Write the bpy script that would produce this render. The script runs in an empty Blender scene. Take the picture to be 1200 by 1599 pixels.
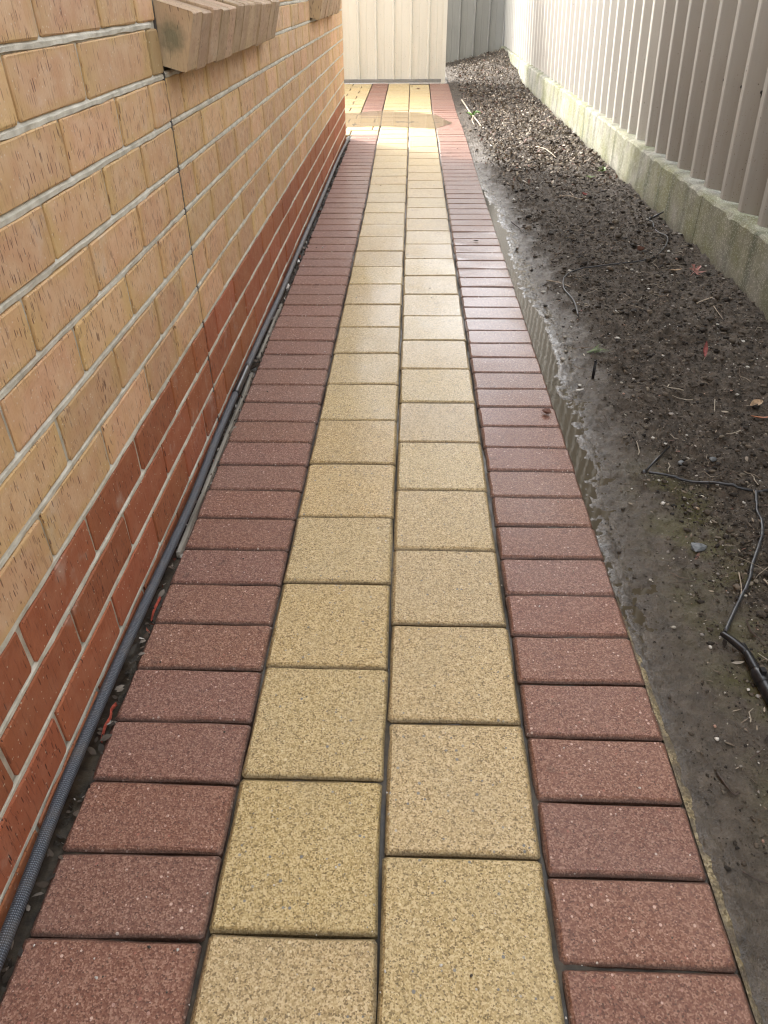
import bpy, math, random
import numpy as np
from mathutils import Matrix, Vector

SC = bpy.context.scene
COL = SC.collection
rnd = random.Random(7)
rng = np.random.default_rng(11)
K = 0.95                       # camera height in metres; plan measures below are in units of it
R = math.radians

# ------------------------------------------------------------------ camera
def make_camera():
    f, pi, ya, ro = 1147.18, 0.6245, 0.0385, -0.0091
    c, s = math.cos(ro), math.sin(ro)
    right = Vector((c, s * math.sin(pi), s * math.cos(pi)))
    up = Vector((-s, c * math.sin(pi), c * math.cos(pi)))
    fwd = Vector((0, math.cos(pi), -math.sin(pi)))
    yaw = Matrix.Rotation(ya, 3, 'Z')
    right, up, fwd = yaw @ right, yaw @ up, yaw @ fwd
    m = Matrix((right, up, -fwd)).transposed().to_4x4()
    m.translation = (0, 0, K)
    cam = bpy.data.cameras.new('camera')
    cam.sensor_fit = 'HORIZONTAL'
    cam.sensor_width = 36
    cam.lens = f / 1200 * 36
    cam.clip_start = 0.02
    cam.clip_end = 500
    o = bpy.data.objects.new('camera', cam)
    o.matrix_world = m
    COL.objects.link(o)
    SC.camera = o
    return m.inverted(), f

CAM_INV, CAM_F = make_camera()

def px(p):
    """pixel of a world point in the 1200x1599 photograph (used only to tell what is in view)"""
    q = CAM_INV @ Vector(p)
    if q.z > -0.05:
        return None
    return 600 + CAM_F * q.x / -q.z, 799.5 - CAM_F * q.y / -q.z

def in_view(p, m=40):
    q = px(p)
    return q is not None and -m < q[0] < 1200 + m and -m < q[1] < 1599 + m

# ------------------------------------------------------------------ light
SUN_EL = R(31)
SUN_AZ = (-0.72, 0.695)        # horizontal direction towards the sun
world = bpy.data.worlds.new('World')
SC.world = world
world.use_nodes = True
wt = world.node_tree
wt.nodes.clear()
sky = wt.nodes.new('ShaderNodeTexSky')
sky.sky_type = 'NISHITA'
sky.sun_disc = False
sky.sun_elevation = SUN_EL
sky.sun_rotation = math.atan2(SUN_AZ[0], SUN_AZ[1]) % (2 * math.pi)
sky.air_density = 1.0
sky.dust_density = 3.0
sky.ozone_density = 1.0
hsv = wt.nodes.new('ShaderNodeHueSaturation')      # thin white cloud veil over the blue
hsv.inputs['Saturation'].default_value = 0.18
bg = wt.nodes.new('ShaderNodeBackground')
bg.inputs['Strength'].default_value = 0.15
wo = wt.nodes.new('ShaderNodeOutputWorld')
wt.links.new(sky.outputs[0], hsv.inputs['Color'])
wt.links.new(hsv.outputs[0], bg.inputs['Color'])
wt.links.new(bg.outputs[0], wo.inputs['Surface'])

sd = bpy.data.lights.new('sun', 'SUN')
sd.energy = 0.8
sd.angle = R(1.5)
sd.color = (1.0, 0.95, 0.87)
so = bpy.data.objects.new('sun', sd)
tosun = Vector((SUN_AZ[0] * math.cos(SUN_EL), SUN_AZ[1] * math.cos(SUN_EL), math.sin(SUN_EL)))
so.rotation_euler = tosun.to_track_quat('Z', 'Y').to_euler()
so.location = (-6, 12, 8)
COL.objects.link(so)

vs = SC.view_settings
vs.view_transform = 'Standard'
vs.look = 'None'
vs.gamma = 1
vs.use_curve_mapping = False
vs.exposure = 2.7
SC.render.engine = 'CYCLES'
SC.cycles.max_bounces = 8
SC.cycles.diffuse_bounces = 4
SC.cycles.use_denoising = True
SC.cycles.pixel_filter_type = 'BLACKMAN_HARRIS'
SC.cycles.filter_width = 1.2

# ------------------------------------------------------------------ helpers: materials
WALL_PX = -0.496
class NT:
    def __init__(self, name):
        self.mat = bpy.data.materials.new(name)
        self.mat.use_nodes = True
        self.t = self.mat.node_tree
        self.t.nodes.clear()
        out = self.t.nodes.new('ShaderNodeOutputMaterial')
        self.b = self.t.nodes.new('ShaderNodeBsdfPrincipled')
        self.t.links.new(self.b.outputs[0], out.inputs['Surface'])
        self.pos = self.t.nodes.new('ShaderNodeNewGeometry').outputs['Position']

    def put(self, sock, v):
        if isinstance(v, bpy.types.NodeSocket):
            self.t.links.new(v, sock)
        elif v is not None:
            if isinstance(v, (tuple, list)) and len(v) == 3 and sock.type == 'RGBA':
                v = (*v, 1)
            sock.default_value = v

    def math(self, op, a, b=None, c=None, clamp=False):
        n = self.t.nodes.new('ShaderNodeMath')
        n.operation = op
        n.use_clamp = clamp
        for i, v in enumerate((a, b, c)):
            if v is not None:
                self.put(n.inputs[i], v)
        return n.outputs[0]

    def scale(self, vec, s, off=(0, 0, 0)):
        n = self.t.nodes.new('ShaderNodeMapping')
        self.put(n.inputs['Vector'], vec)
        n.inputs['Scale'].default_value = s if isinstance(s, tuple) else (s, s, s)
        n.inputs['Location'].default_value = off
        return n.outputs[0]

    def noise(self, s, detail=2, rough=0.5, vec=None, off=(0, 0, 0), dist=0.0):
        n = self.t.nodes.new('ShaderNodeTexNoise')
        self.put(n.inputs['Vector'], self.scale(vec or self.pos, s, off))
        n.inputs['Scale'].default_value = 1
        n.inputs['Detail'].default_value = detail
        n.inputs['Roughness'].default_value = rough
        n.inputs['Distortion'].default_value = dist
        return n.outputs['Fac']

    def voro(self, s, feature='F1', vec=None, rand=1.0):
        n = self.t.nodes.new('ShaderNodeTexVoronoi')
        n.feature = feature
        self.put(n.inputs['Vector'], self.scale(vec or self.pos, s))
        n.inputs['Scale'].default_value = 1
        n.inputs['Randomness'].default_value = rand
        return n

    def ramp(self, f, stops, mode='LINEAR'):
        n = self.t.nodes.new('ShaderNodeValToRGB')
        n.color_ramp.interpolation = mode
        el = n.color_ramp.elements
        while len(el) < len(stops):
            el.new(0.5)
        for e, (p, c) in zip(el, stops):
            e.position = p
            e.color = (c, c, c, 1) if isinstance(c, (int, float)) else (*c, 1)
        self.put(n.inputs[0], f)
        return n.outputs[0]

    def mix(self, f, a, b, mode='MIX'):
        n = self.t.nodes.new('ShaderNodeMix')
        n.data_type = 'RGBA'
        n.blend_type = mode
        self.put(n.inputs[0], f)
        self.put(n.inputs[6], a)
        self.put(n.inputs[7], b)
        return n.outputs[2]

    def rand(self):
        return self.t.nodes.new('ShaderNodeObjectInfo').outputs['Random']

    def attr(self, name, out='Fac'):
        n = self.t.nodes.new('ShaderNodeAttribute')
        n.attribute_name = name
        return n.outputs[out]

    def sep(self, v):
        n = self.t.nodes.new('ShaderNodeSeparateXYZ')
        self.put(n.inputs[0], v)
        return n.outputs

    def bump(self, h, dist, strength=1.0, prev=None):
        n = self.t.nodes.new('ShaderNodeBump')
        n.inputs['Distance'].default_value = dist
        n.inputs['Strength'].default_value = strength
        self.put(n.inputs['Height'], h)
        if prev is not None:
            self.put(n.inputs['Normal'], prev)
        return n.outputs[0]

    def done(self, col, rough=0.6, normal=None, spec=None, **kw):
        self.put(self.b.inputs['Base Color'], col)
        self.put(self.b.inputs['Roughness'], rough)
        if normal is not None:
            self.put(self.b.inputs['Normal'], normal)
        if spec is not None:
            self.put(self.b.inputs['Specular IOR Level'], spec)
        for k, v in kw.items():
            self.put(self.b.inputs[k.replace('_', ' ')], v)
        return self.mat

def plain(name, col, rough=0.6, var=0.25, s=60, metallic=0.0, bump=0.0):
    m = NT(name)
    n = m.noise(s, 3)
    lo = tuple(c * (1 - var) for c in col)
    hi = tuple(min(1, c * (1 + var)) for c in col)
    nb = m.bump(n, bump, 0.6) if bump else None
    return m.done(m.ramp(n, [(0.3, lo), (0.7, hi)]), rough, nb, Metallic=metallic)

def paver_mat(name, stops, chips, chip_n, dirt_dark, val, grey):
    m = NT(name)
    v = m.voro(500)
    cells = m.sep(v.outputs['Color'])[0]
    g2 = m.noise(150, 2)
    f = m.math('ADD', m.math('MULTIPLY', cells, 0.7), m.math('MULTIPLY', g2, 0.45))
    col = m.ramp(f, stops)
    # coarser stones in the mix
    v2 = m.voro(chip_n)
    c2 = m.sep(v2.outputs['Color'])
    chip = m.math('MULTIPLY', m.math('LESS_THAN', v2.outputs['Distance'], m.math('MULTIPLY', c2[1], 0.30)),
                  m.math('GREATER_THAN', c2[0], 0.62))
    col = m.mix(chip, col, m.ramp(c2[2], chips))
    pit = m.voro(250)
    cp = m.sep(pit.outputs['Color'])
    pitf = m.math('MULTIPLY', m.math('LESS_THAN', pit.outputs['Distance'], 0.27), m.math('GREATER_THAN', cp[0], 0.72))
    col = m.mix(m.math('MULTIPLY', pitf, 0.62), col, dirt_dark)
    # each paver from its own batch, cloudy wear across the run
    r = m.rand()
    hs = m.t.nodes.new('ShaderNodeHueSaturation')
    m.put(hs.inputs['Color'], col)
    m.put(hs.inputs['Value'], m.math('MULTIPLY_ADD', r, val, 1 - val / 2))
    m.put(hs.inputs['Saturation'], m.math('MULTIPLY_ADD', m.math('FRACT', m.math('MULTIPLY', r, 7.31)), 0.08, 0.97))
    m.put(hs.inputs['Hue'], m.math('MULTIPLY_ADD', m.math('FRACT', m.math('MULTIPLY', r, 3.77)), 0.006, 0.497))
    col = hs.outputs[0]
    cloud = m.noise(9, 5, 0.65)
    col = m.mix(m.math('MULTIPLY', m.ramp(cloud, [(0.42, 0), (0.75, 1)]), 0.26), col, grey)
    # damp patches: darker and glossier
    y = m.sep(m.pos)[1]
    wet = m.ramp(m.math('MULTIPLY_ADD', m.sep(m.pos)[0], 0.50, m.noise((2.2, 0.9, 1), 4, 0.6, off=(3, 1, 0))), [(0.22, 0), (0.72, 1)])
    far = m.ramp(m.math('DIVIDE', y, 8.0), [(0.10, 0.12), (0.30, 1.0), (0.60, 1.0), (0.75, 0.3)])
    wet = m.math('MULTIPLY', wet, far)
    col = m.mix(m.math('MULTIPLY', wet, 0.35), col, m.mix(1.0, col, (0.72, 0.70, 0.70), 'MULTIPLY'))
    # darker towards the lower edge of each paver, broken up by noise
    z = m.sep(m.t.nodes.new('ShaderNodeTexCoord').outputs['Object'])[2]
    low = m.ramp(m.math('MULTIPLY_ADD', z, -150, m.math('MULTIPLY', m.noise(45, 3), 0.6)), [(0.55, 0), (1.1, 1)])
    col = m.mix(m.math('MULTIPLY', low, 0.7), col, dirt_dark)
    stain = m.ramp(m.noise(26, 3, 0.6, off=(9, 2, 0)), [(0.64, 0), (0.71, 1)])
    col = m.mix(m.math('MULTIPLY', stain, 0.30), col, dirt_dark)
    h = m.math('ADD', m.math('MULTIPLY', v.outputs['Distance'], 0.7), m.math('MULTIPLY', g2, 0.7))
    n = m.bump(m.math('SUBTRACT', h, m.math('MULTIPLY', pitf, 0.6)), 0.0016, 0.55)
    rough = m.math('SUBTRACT', 0.62, m.math('MULTIPLY', wet, 0.22))
    film = m.math('MULTIPLY', wet, 0.72)
    return m.done(col, rough, n, spec=0.5, Coat_Weight=film, Coat_Roughness=0.16, Coat_IOR=1.36)

def brick_mat(name, base, edge, pale, streak, amount):
    m = NT(name)
    oc = m.t.nodes.new('ShaderNodeTexCoord').outputs['Generated']
    r = m.rand()
    n1 = m.noise(26, 3)
    n2 = m.noise(140, 2)
    col = m.mix(m.ramp(n1, [(0.35, 0), (0.68, 1)]), base, pale)
    g = m.sep(oc)
    ex = m.math('ABSOLUTE', m.math('SUBTRACT', g[1], 0.5))
    ez = m.math('ABSOLUTE', m.math('SUBTRACT', g[2], 0.5))
    e = m.math('MAXIMUM', ex, ez)
    e = m.math('ADD', e, m.math('MULTIPLY', m.math('SUBTRACT', m.noise(18, 3), 0.5), 0.5))
    col = m.mix(m.ramp(e, [(0.30, 0), (0.50, 0.85)]), col, edge)
    rose = m.math('FRACT', m.math('MULTIPLY', r, 17.7))
    col = m.mix(m.math('MULTIPLY', m.math('MULTIPLY', rose, m.ramp(m.noise(14, 3, off=(8, 0, 4)), [(0.35, 0), (0.6, 1)])), 0.40), col, tuple(c * k for c, k in zip(base, (0.97, 0.86, 0.98))))
    hs = m.t.nodes.new('ShaderNodeHueSaturation')
    m.put(hs.inputs['Color'], col)
    m.put(hs.inputs['Value'], m.math('MULTIPLY_ADD', r, 0.24, 0.88))
    m.put(hs.inputs['Hue'], m.math('MULTIPLY_ADD', m.math('FRACT', m.math('MULTIPLY', r, 5.3)), 0.010, 0.495))
    col = hs.outputs[0]
    # wire-cut drag marks: short upright dashes
    v = m.voro((320, 320, 52))
    vc = m.sep(v.outputs['Color'])
    dash = m.math('MULTIPLY', m.math('LESS_THAN', v.outputs['Distance'], m.math('MULTIPLY', vc[1], 0.46)),
                  m.math('GREATER_THAN', vc[0], amount))
    dash = m.math('MULTIPLY', dash, m.ramp(m.noise((18, 18, 9), 3, off=(5, 5, 2)), [(0.34, 0), (0.50, 1)]))
    st2 = m.ramp(m.noise((330, 330, 22), 2), [(0.62, 0), (0.70, 1)])
    mark = m.math('MAXIMUM', m.math('MULTIPLY', dash, m.math('MULTIPLY_ADD', vc[2], 0.6, 0.4)), m.math('MULTIPLY', st2, 0.28))
    col = m.mix(mark, col, streak)
    v3 = m.voro(95)
    spk = m.math('MULTIPLY', m.math('LESS_THAN', v3.outputs['Distance'], 0.13), m.math('GREATER_THAN', m.sep(v3.outputs['Color'])[0], 0.72))
    col = m.mix(m.math('MULTIPLY', spk, 0.45), col, (0.75, 0.66, 0.5))
    if name.startswith('sill'):
        pz = m.sep(m.pos)
        dd = m.math('ADD', m.math('POWER', m.math('DIVIDE', m.math('SUBTRACT', pz[0], WALL_PX + 0.022), 0.034), 2.0), m.math('POWER', m.math('DIVIDE', m.math('SUBTRACT', pz[2], 0.868), 0.036), 2.0))
        dd = m.math('ADD', m.math('SQRT', dd), m.math('MULTIPLY', m.math('SUBTRACT', m.noise(70, 4), 0.5), 0.9))
        dd = m.math('MULTIPLY', m.ramp(dd, [(0.35, 0.75), (1.3, 0)]), m.math('LESS_THAN', pz[1], 1.7005))
        col = m.mix(dd, col, (0.13, 0.13, 0.075))
    # mortar smears
    sm = m.ramp(m.noise(9, 4, 0.65, off=(1, 7, 3)), [(0.60, 0), (0.74, 1)])
    col = m.mix(m.math('MULTIPLY', sm, 0.30), col, (0.62, 0.58, 0.50))
    h = m.math('SUBTRACT', m.math('ADD', m.math('MULTIPLY', n2, 0.5), m.math('MULTIPLY', m.noise((330, 330, 40), 2), 0.5)), mark)
    return m.done(col, 0.72, m.bump(h, 0.0024, 0.8), spec=0.3)

M = {}
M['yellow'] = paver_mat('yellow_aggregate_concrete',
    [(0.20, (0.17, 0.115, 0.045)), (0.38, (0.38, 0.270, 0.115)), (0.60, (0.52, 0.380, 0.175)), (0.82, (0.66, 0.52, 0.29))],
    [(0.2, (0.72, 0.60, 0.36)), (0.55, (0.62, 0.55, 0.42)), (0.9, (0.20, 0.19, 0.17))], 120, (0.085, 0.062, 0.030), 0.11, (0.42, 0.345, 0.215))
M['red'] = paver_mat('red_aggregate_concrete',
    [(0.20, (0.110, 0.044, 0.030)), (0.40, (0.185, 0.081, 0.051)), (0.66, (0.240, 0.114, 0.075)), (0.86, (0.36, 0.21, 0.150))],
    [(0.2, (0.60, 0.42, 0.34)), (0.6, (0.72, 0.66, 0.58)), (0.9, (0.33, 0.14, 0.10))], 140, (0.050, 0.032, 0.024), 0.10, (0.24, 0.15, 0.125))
M['brick'] = brick_mat('tan_wirecut_brick', (0.57, 0.345, 0.190), (0.57, 0.375, 0.168), (0.64, 0.435, 0.265), (0.13, 0.06, 0.04), 0.22)
M['redbrick'] = brick_mat('red_wirecut_brick', (0.32, 0.108, 0.048), (0.35, 0.122, 0.054), (0.37, 0.150, 0.078), (0.060, 0.018, 0.014), 0.55)
M['sill'] = brick_mat('sill_brick', (0.42, 0.285, 0.175), (0.43, 0.305, 0.175), (0.52, 0.375, 0.245), (0.10, 0.06, 0.045), 0.50)
M['cut'] = brick_mat('tan_cut_brick', (0.40, 0.27, 0.13), (0.38, 0.26, 0.13), (0.44, 0.31, 0.16), (0.25, 0.15, 0.08), 0.93)

def mk_mortar():
    m = NT('grey_mortar')
    n = m.noise(30, 4, 0.6)
    col = m.ramp(n, [(0.3, (0.42, 0.39, 0.32)), (0.55, (0.60, 0.565, 0.475)), (0.75, (0.70, 0.665, 0.575))])
    z = m.sep(m.pos)[2]
    return m.done(col, 0.85, m.bump(m.noise(260, 3), 0.0015, 0.7), spec=0.2)
M['mortar'] = mk_mortar()
M['sealant'] = plain('dark_sealant', (0.055, 0.048, 0.042), 0.7)

def mk_fence(name, col, dirt_dark):
    m = NT(name)
    z = m.sep(m.pos)[2]
    base = m.ramp(m.noise((3, 3, 0.8), 3), [(0.3, tuple(c * 0.93 for c in col)), (0.7, tuple(min(1, c * 1.05) for c in col))])
    run = m.ramp(m.noise((40, 40, 2.2), 4, 0.6), [(0.45, 0), (0.75, 1)])
    lowz = m.ramp(z, [(0.22, 1), (0.75, 0.15)])
    base = m.mix(m.math('MULTIPLY', m.math('MULTIPLY', run, lowz), 0.38), base, dirt_dark)
    v = m.voro(38)
    vc = m.sep(v.outputs['Color'])
    sp = m.math('MULTIPLY', m.math('LESS_THAN', v.outputs['Distance'], m.math('MULTIPLY', vc[1], 0.12)), m.math('GREATER_THAN', vc[0], 0.55))
    base = m.mix(m.math('MULTIPLY', sp, 0.75), base, (0.10, 0.08, 0.06))
    v2 = m.voro(120)
    sp2 = m.math('MULTIPLY', m.math('LESS_THAN', v2.outputs['Distance'], 0.20), m.math('GREATER_THAN', m.sep(v2.outputs['Color'])[0], 0.76))
    base = m.mix(m.math('MULTIPLY', m.math('MULTIPLY', sp2, lowz), 0.8), base, (0.16, 0.12, 0.08))
    return m.done(base, m.ramp(m.noise(14, 3), [(0.3, 0.48), (0.7, 0.62)]), m.bump(m.noise((6, 6, 3), 2), 0.002, 0.35), spec=0.25)
M['fence'] = mk_fence('beige_painted_steel', (0.375, 0.360, 0.328), (0.22, 0.195, 0.155))
M['cream'] = mk_fence('cream_painted_steel', (0.61, 0.59, 0.515), (0.45, 0.47, 0.39))
M['grey'] = mk_fence('grey_painted_steel', (0.25, 0.243, 0.222), (0.14, 0.135, 0.12))
M['black'] = plain('black_plastic', (0.012, 0.012, 0.014), 0.28, 0.4, 90)
M['tube'] = plain('black_poly_tube', (0.035, 0.036, 0.040), 0.32, 0.5, 70)
M['screw'] = plain('dark_screw_steel', (0.03, 0.028, 0.025), 0.5)

def mk_plinth():
    m = NT('weathered_concrete')
    p = m.sep(m.pos)
    base = m.ramp(m.noise(16, 5, 0.65), [(0.3, (0.17, 0.165, 0.135)), (0.7, (0.32, 0.31, 0.26))])
    alg = m.ramp(m.noise((5, 3.0, 3.5), 4, 0.6, off=(2, 4, 1)), [(0.40, 0), (0.62, 1)])
    base = m.mix(m.math('MULTIPLY', alg, 0.75), base, (0.17, 0.175, 0.075))
    # drip stains below each fence rib
    w = m.t.nodes.new('ShaderNodeMath')
    ph = m.math('MULTIPLY', m.math('ADD', p[1], 0.06), 2 * math.pi / (0.21 * K))
    s = m.math('SINE', m.math('ADD', ph, m.math('MULTIPLY', m.noise((3, 7, 3.0), 3), 5.0)))
    drip = m.ramp(m.math('ADD', m.math('MULTIPLY', s, 0.5), m.math('MULTIPLY', m.noise((24, 24, 5), 3), 0.9)), [(0.60, 0), (1.02, 1)])
    drip = m.math('MULTIPLY', drip, m.ramp(m.noise((1, 1.4, 1), 2, off=(0, 3.3, 0)), [(0.38, 0.15), (0.6, 1)]))
    base = m.mix(m.math('MULTIPLY', drip, 0.70), base, (0.055, 0.065, 0.045))
    fine = m.noise(330, 2)
    base = m.mix(m.ramp(fine, [(0.56, 0), (0.70, 0.5)]), base, (0.10, 0.10, 0.07))
    grain = m.voro(260)
    base = m.mix(m.math('MULTIPLY', m.math('GREATER_THAN', m.sep(grain.outputs['Color'])[0], 0.85), 0.35), base, (0.62, 0.60, 0.52))
    # splashed soil at the foot
    foot = m.ramp(m.math('ADD', p[2], m.math('MULTIPLY', m.noise(20, 3), 0.06)), [(0.03, 1), (0.09, 0)])
    base = m.mix(m.math('MULTIPLY', foot, 0.6), base, (0.09, 0.075, 0.055))
    return m.done(base, 0.85, m.bump(m.math('ADD', fine, m.noise(60, 3)), 0.003, 0.6), spec=0.25)
M['plinth'] = mk_plinth()

def mk_soil():
    m = NT('dark_damp_soil')
    wet = m.attr('wet')
    shore = m.attr('shore')
    n1 = m.noise(38, 6, 0.7)
    n2 = m.noise(170, 4, 0.65)
    dry = m.ramp(n1, [(0.30, (0.022, 0.0165, 0.0115)), (0.55, (0.076, 0.058, 0.041)), (0.75, (0.170, 0.135, 0.098))])
    v = m.voro(150)
    vc = m.sep(v.outputs['Color'])
    bits = m.math('MULTIPLY', m.math('LESS_THAN', v.outputs['Distance'], m.math('MULTIPLY', vc[1], 0.32)), m.math('GREATER_THAN', vc[0], 0.80))
    dry = m.mix(m.math('MULTIPLY', bits, 0.8), dry, m.ramp(vc[2], [(0.1, (0.16, 0.12, 0.085)), (0.6, (0.27, 0.23, 0.18)), (0.95, (0.50, 0.47, 0.42))]))
    mud = m.ramp(m.noise(34, 8, 0.72), [(0.3, (0.040, 0.031, 0.022)), (0.7, (0.135, 0.107, 0.077))])
    moss = m.ramp(m.noise(9, 4, 0.65, off=(4, 0, 0)), [(0.42, 0), (0.60, 1)])
    dry = m.mix(m.math('MULTIPLY', m.math('MULTIPLY', moss, m.attr('moss')), m.ramp(n2, [(0.35, 0.2), (0.6, 1)])), dry, (0.095, 0.088, 0.026))
    mud = m.mix(m.math('MULTIPLY', m.math('MULTIPLY', moss, m.attr('moss')), 0.6), mud, (0.10, 0.09, 0.035))
    col = m.mix(wet, dry, mud)
    h = m.math('ADD', m.math('MULTIPLY', n1, 1.0), m.math('MULTIPLY', n2, 0.6))
    h = m.math('ADD', h, m.math('MULTIPLY', m.noise(480, 3), 0.25))
    amp = m.math('SUBTRACT', 1.0, m.math('MULTIPLY', wet, 0.30))
    nb = m.bump(m.math('MULTIPLY', h, amp), 0.016, 0.8)
    rough = m.ramp(m.math('ADD', wet, m.math('MULTIPLY', m.math('SUBTRACT', m.noise(28, 4), 0.5), 0.9)), [(0.1, 0.85), (0.6, 0.62), (1.0, 0.38)])
    rough = m.math('SUBTRACT', rough, m.math('MULTIPLY', shore, 0.45))
    rough = m.math('MAXIMUM', rough, 0.06)
    return m.done(col, rough, nb, spec=0.5, Coat_Weight=m.math('MULTIPLY', shore, 0.9), Coat_Roughness=0.07, Coat_IOR=1.4, Coat_Normal=m.bump(m.noise(130, 3), 0.006, 0.7))
M['soil'] = mk_soil()

def mk_tint(name, rough, bump_s=120, bd=0.001, var=0.5):
    m = NT(name)
    c = m.attr('tint', 'Color')
    n = m.noise(bump_s, 3)
    return m.done(m.mix(1.0, c, m.ramp(n, [(0.3, 1 - var), (0.7, 1.0)]), 'MULTIPLY'), rough, m.bump(n, bd, 0.7), spec=0.35)
M['clod'] = mk_tint('soil_crumbs', 0.8, 150, 0.003)
M['litter'] = mk_tint('dry_leaf_litter', 0.7, 90, 0.001, 0.35)
M['pebble'] = mk_tint('small_stone', 0.55, 200, 0.0006, 0.3)

def mk_bed():
    m = NT('wet_bedding_sand')
    n = m.noise(60, 4, 0.6)
    return m.done(m.ramp(n, [(0.3, (0.016, 0.0125, 0.008)), (0.7, (0.062, 0.048, 0.030))]),
                  m.ramp(m.noise(5, 3), [(0.4, 0.42), (0.6, 0.8)]), m.bump(n, 0.004, 0.6))
M['bed'] = mk_bed()

def mk_haunch():
    m = NT('sandy_mortar_haunch')
    v = m.voro(320)
    n = m.noise(30, 4)
    c = m.ramp(m.sep(v.outputs['Color'])[0], [(0.1, (0.13, 0.10, 0.05)), (0.6, (0.30, 0.235, 0.125)), (0.95, (0.42, 0.35, 0.22))])
    c = m.mix(m.ramp(n, [(0.42, 0), (0.62, 0.9)]), c, (0.11, 0.088, 0.064))
    return m.done(c, 0.6, m.bump(m.math('ADD', v.outputs['Distance'], n), 0.003, 0.6))
M['haunch'] = mk_haunch()

def mk_water(name, col, alpha):
    m = NT(name)
    n = m.math('ADD', m.noise(9, 2), m.math('MULTIPLY', m.noise(34, 3), 0.35))
    b = m.bump(n, 0.0009, 0.35)
    return m.done(m.ramp(m.noise(7, 4), [(0.3, tuple(c * 0.85 for c in col)), (0.7, col)]), 0.03, b, IOR=1.33, Alpha=alpha)
M['puddle'] = mk_water('silty_puddle_water', (0.22, 0.16, 0.095), 0.60)
M['channel'] = mk_water('muddy_channel_water', (0.062, 0.048, 0.028), 0.97)

def mk_hose():
    m = NT('woven_blue_grey_hose')
    uv = m.sep(m.t.nodes.new('ShaderNodeUVMap').outputs[0])
    a = m.math('SINE', m.math('MULTIPLY', m.math('ADD', m.math('MULTIPLY', uv[0], 14.0), m.math('MULTIPLY', uv[1], 170.0)), 2 * math.pi))
    b = m.math('SINE', m.math('MULTIPLY', m.math('SUBTRACT', m.math('MULTIPLY', uv[0], 14.0), m.math('MULTIPLY', uv[1], 170.0)), 2 * math.pi))
    w = m.math('MULTIPLY', a, b)
    col = m.ramp(m.math('MULTIPLY_ADD', w, 0.5, 0.5), [(0.45, (0.022, 0.028, 0.038)), (0.70, (0.045, 0.058, 0.076)), (0.9, (0.22, 0.25, 0.29))])
    col = m.mix(m.ramp(m.noise(25, 4), [(0.5, 0), (0.75, 0.5)]), col, (0.12, 0.10, 0.075))
    return m.done(col, 0.34, m.bump(w, 0.0006, 0.6), spec=0.6)
M['hose'] = mk_hose()

def mk_timber():
    m = NT('weathered_grey_timber')
    g = m.noise((120, 5, 120), 4, 0.6)
    c = m.ramp(g, [(0.3, (0.10, 0.085, 0.065)), (0.5, (0.24, 0.215, 0.175)), (0.72, (0.36, 0.335, 0.285))])
    return m.done(c, 0.75, m.bump(g, 0.003, 0.6))
M['timber'] = mk_timber()
M['membrane'] = plain('orange_red_membrane', (0.34, 0.065, 0.040), 0.5, 0.5, 70)
M['green'] = plain('fresh_green_leaf', (0.11, 0.22, 0.030), 0.45, 0.4, 80)
M['grass'] = plain('dull_green_blade', (0.10, 0.15, 0.035), 0.55, 0.4, 80)
M['leaf_tan'] = plain('pale_tan_dead_leaf', (0.42, 0.30, 0.19), 0.6, 0.45, 110, bump=0.001)
M['leaf_orange'] = plain('orange_brown_dead_leaf', (0.40, 0.155, 0.075), 0.5, 0.4, 110, bump=0.001)
M['leaf_red'] = plain('dark_red_dead_leaf', (0.22, 0.055, 0.048), 0.5, 0.5, 110, bump=0.001)
M['leaf_pink'] = plain('faded_red_maple_leaf', (0.34, 0.165, 0.135), 0.55, 0.5, 90, bump=0.001)
M['leaf_brown'] = plain('brown_dead_leaf', (0.20, 0.11, 0.085), 0.55, 0.5, 90, bump=0.001)
M['wood'] = plain('bleached_twig', (0.34, 0.28, 0.21), 0.75, 0.4, 150, bump=0.001)
M['white'] = plain('white_chip', (0.66, 0.63, 0.58), 0.6, 0.2, 150, bump=0.001)
M['root'] = plain('dark_brown_root', (0.060, 0.040, 0.030), 0.6, 0.5, 150, bump=0.001)
M['stone'] = plain('blue_grey_stone', (0.125, 0.135, 0.140), 0.5, 0.45, 75, bump=0.004)
M['frame'] = plain('cream_aluminium', (0.66, 0.62, 0.52), 0.4, 0.05)
M['roof'] = plain('dark_red_roof_tile', (0.20, 0.085, 0.06), 0.7)
M['blind'] = plain('pale_blind', (0.55, 0.53, 0.48), 0.8, 0.08)
M['ground'] = plain('bare_earth', (0.10, 0.085, 0.06), 0.9, 0.4, 6)
def mk_glass():
    m = NT('window_glass')
    return m.done((0.9, 0.95, 0.95), 0.03, IOR=1.45, Transmission_Weight=0.9)
M['glass'] = mk_glass()

# ------------------------------------------------------------------ helpers: geometry
def tag(o, label=None, cat=None, group=None, kind=None):
    for k, v in (('label', label), ('category', cat), ('group', group), ('kind', kind)):
        if v:
            o[k] = v
    return o

def mesh(name, verts, faces, mat, smooth=False):
    me = bpy.data.meshes.new(name)
    me.from_pydata([tuple(map(float, v)) for v in verts], [], [tuple(int(i) for i in f) for f in faces])
    for x in (mat if isinstance(mat, (list, tuple)) else [mat]):
        me.materials.append(x)
    if smooth:
        me.shade_smooth()
    me.update()
    return me

def obj(name, me, parent=None, loc=(0, 0, 0), rot=(0, 0, 0)):
    o = bpy.data.objects.new(name, me)
    o.location = loc
    o.rotation_euler = rot
    COL.objects.link(o)
    o.parent = parent
    return o

def empty(name, loc=(0, 0, 0)):
    o = bpy.data.objects.new(name, None)
    o.location = loc
    o.empty_display_size = 0.05
    COL.objects.link(o)
    return o

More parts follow.
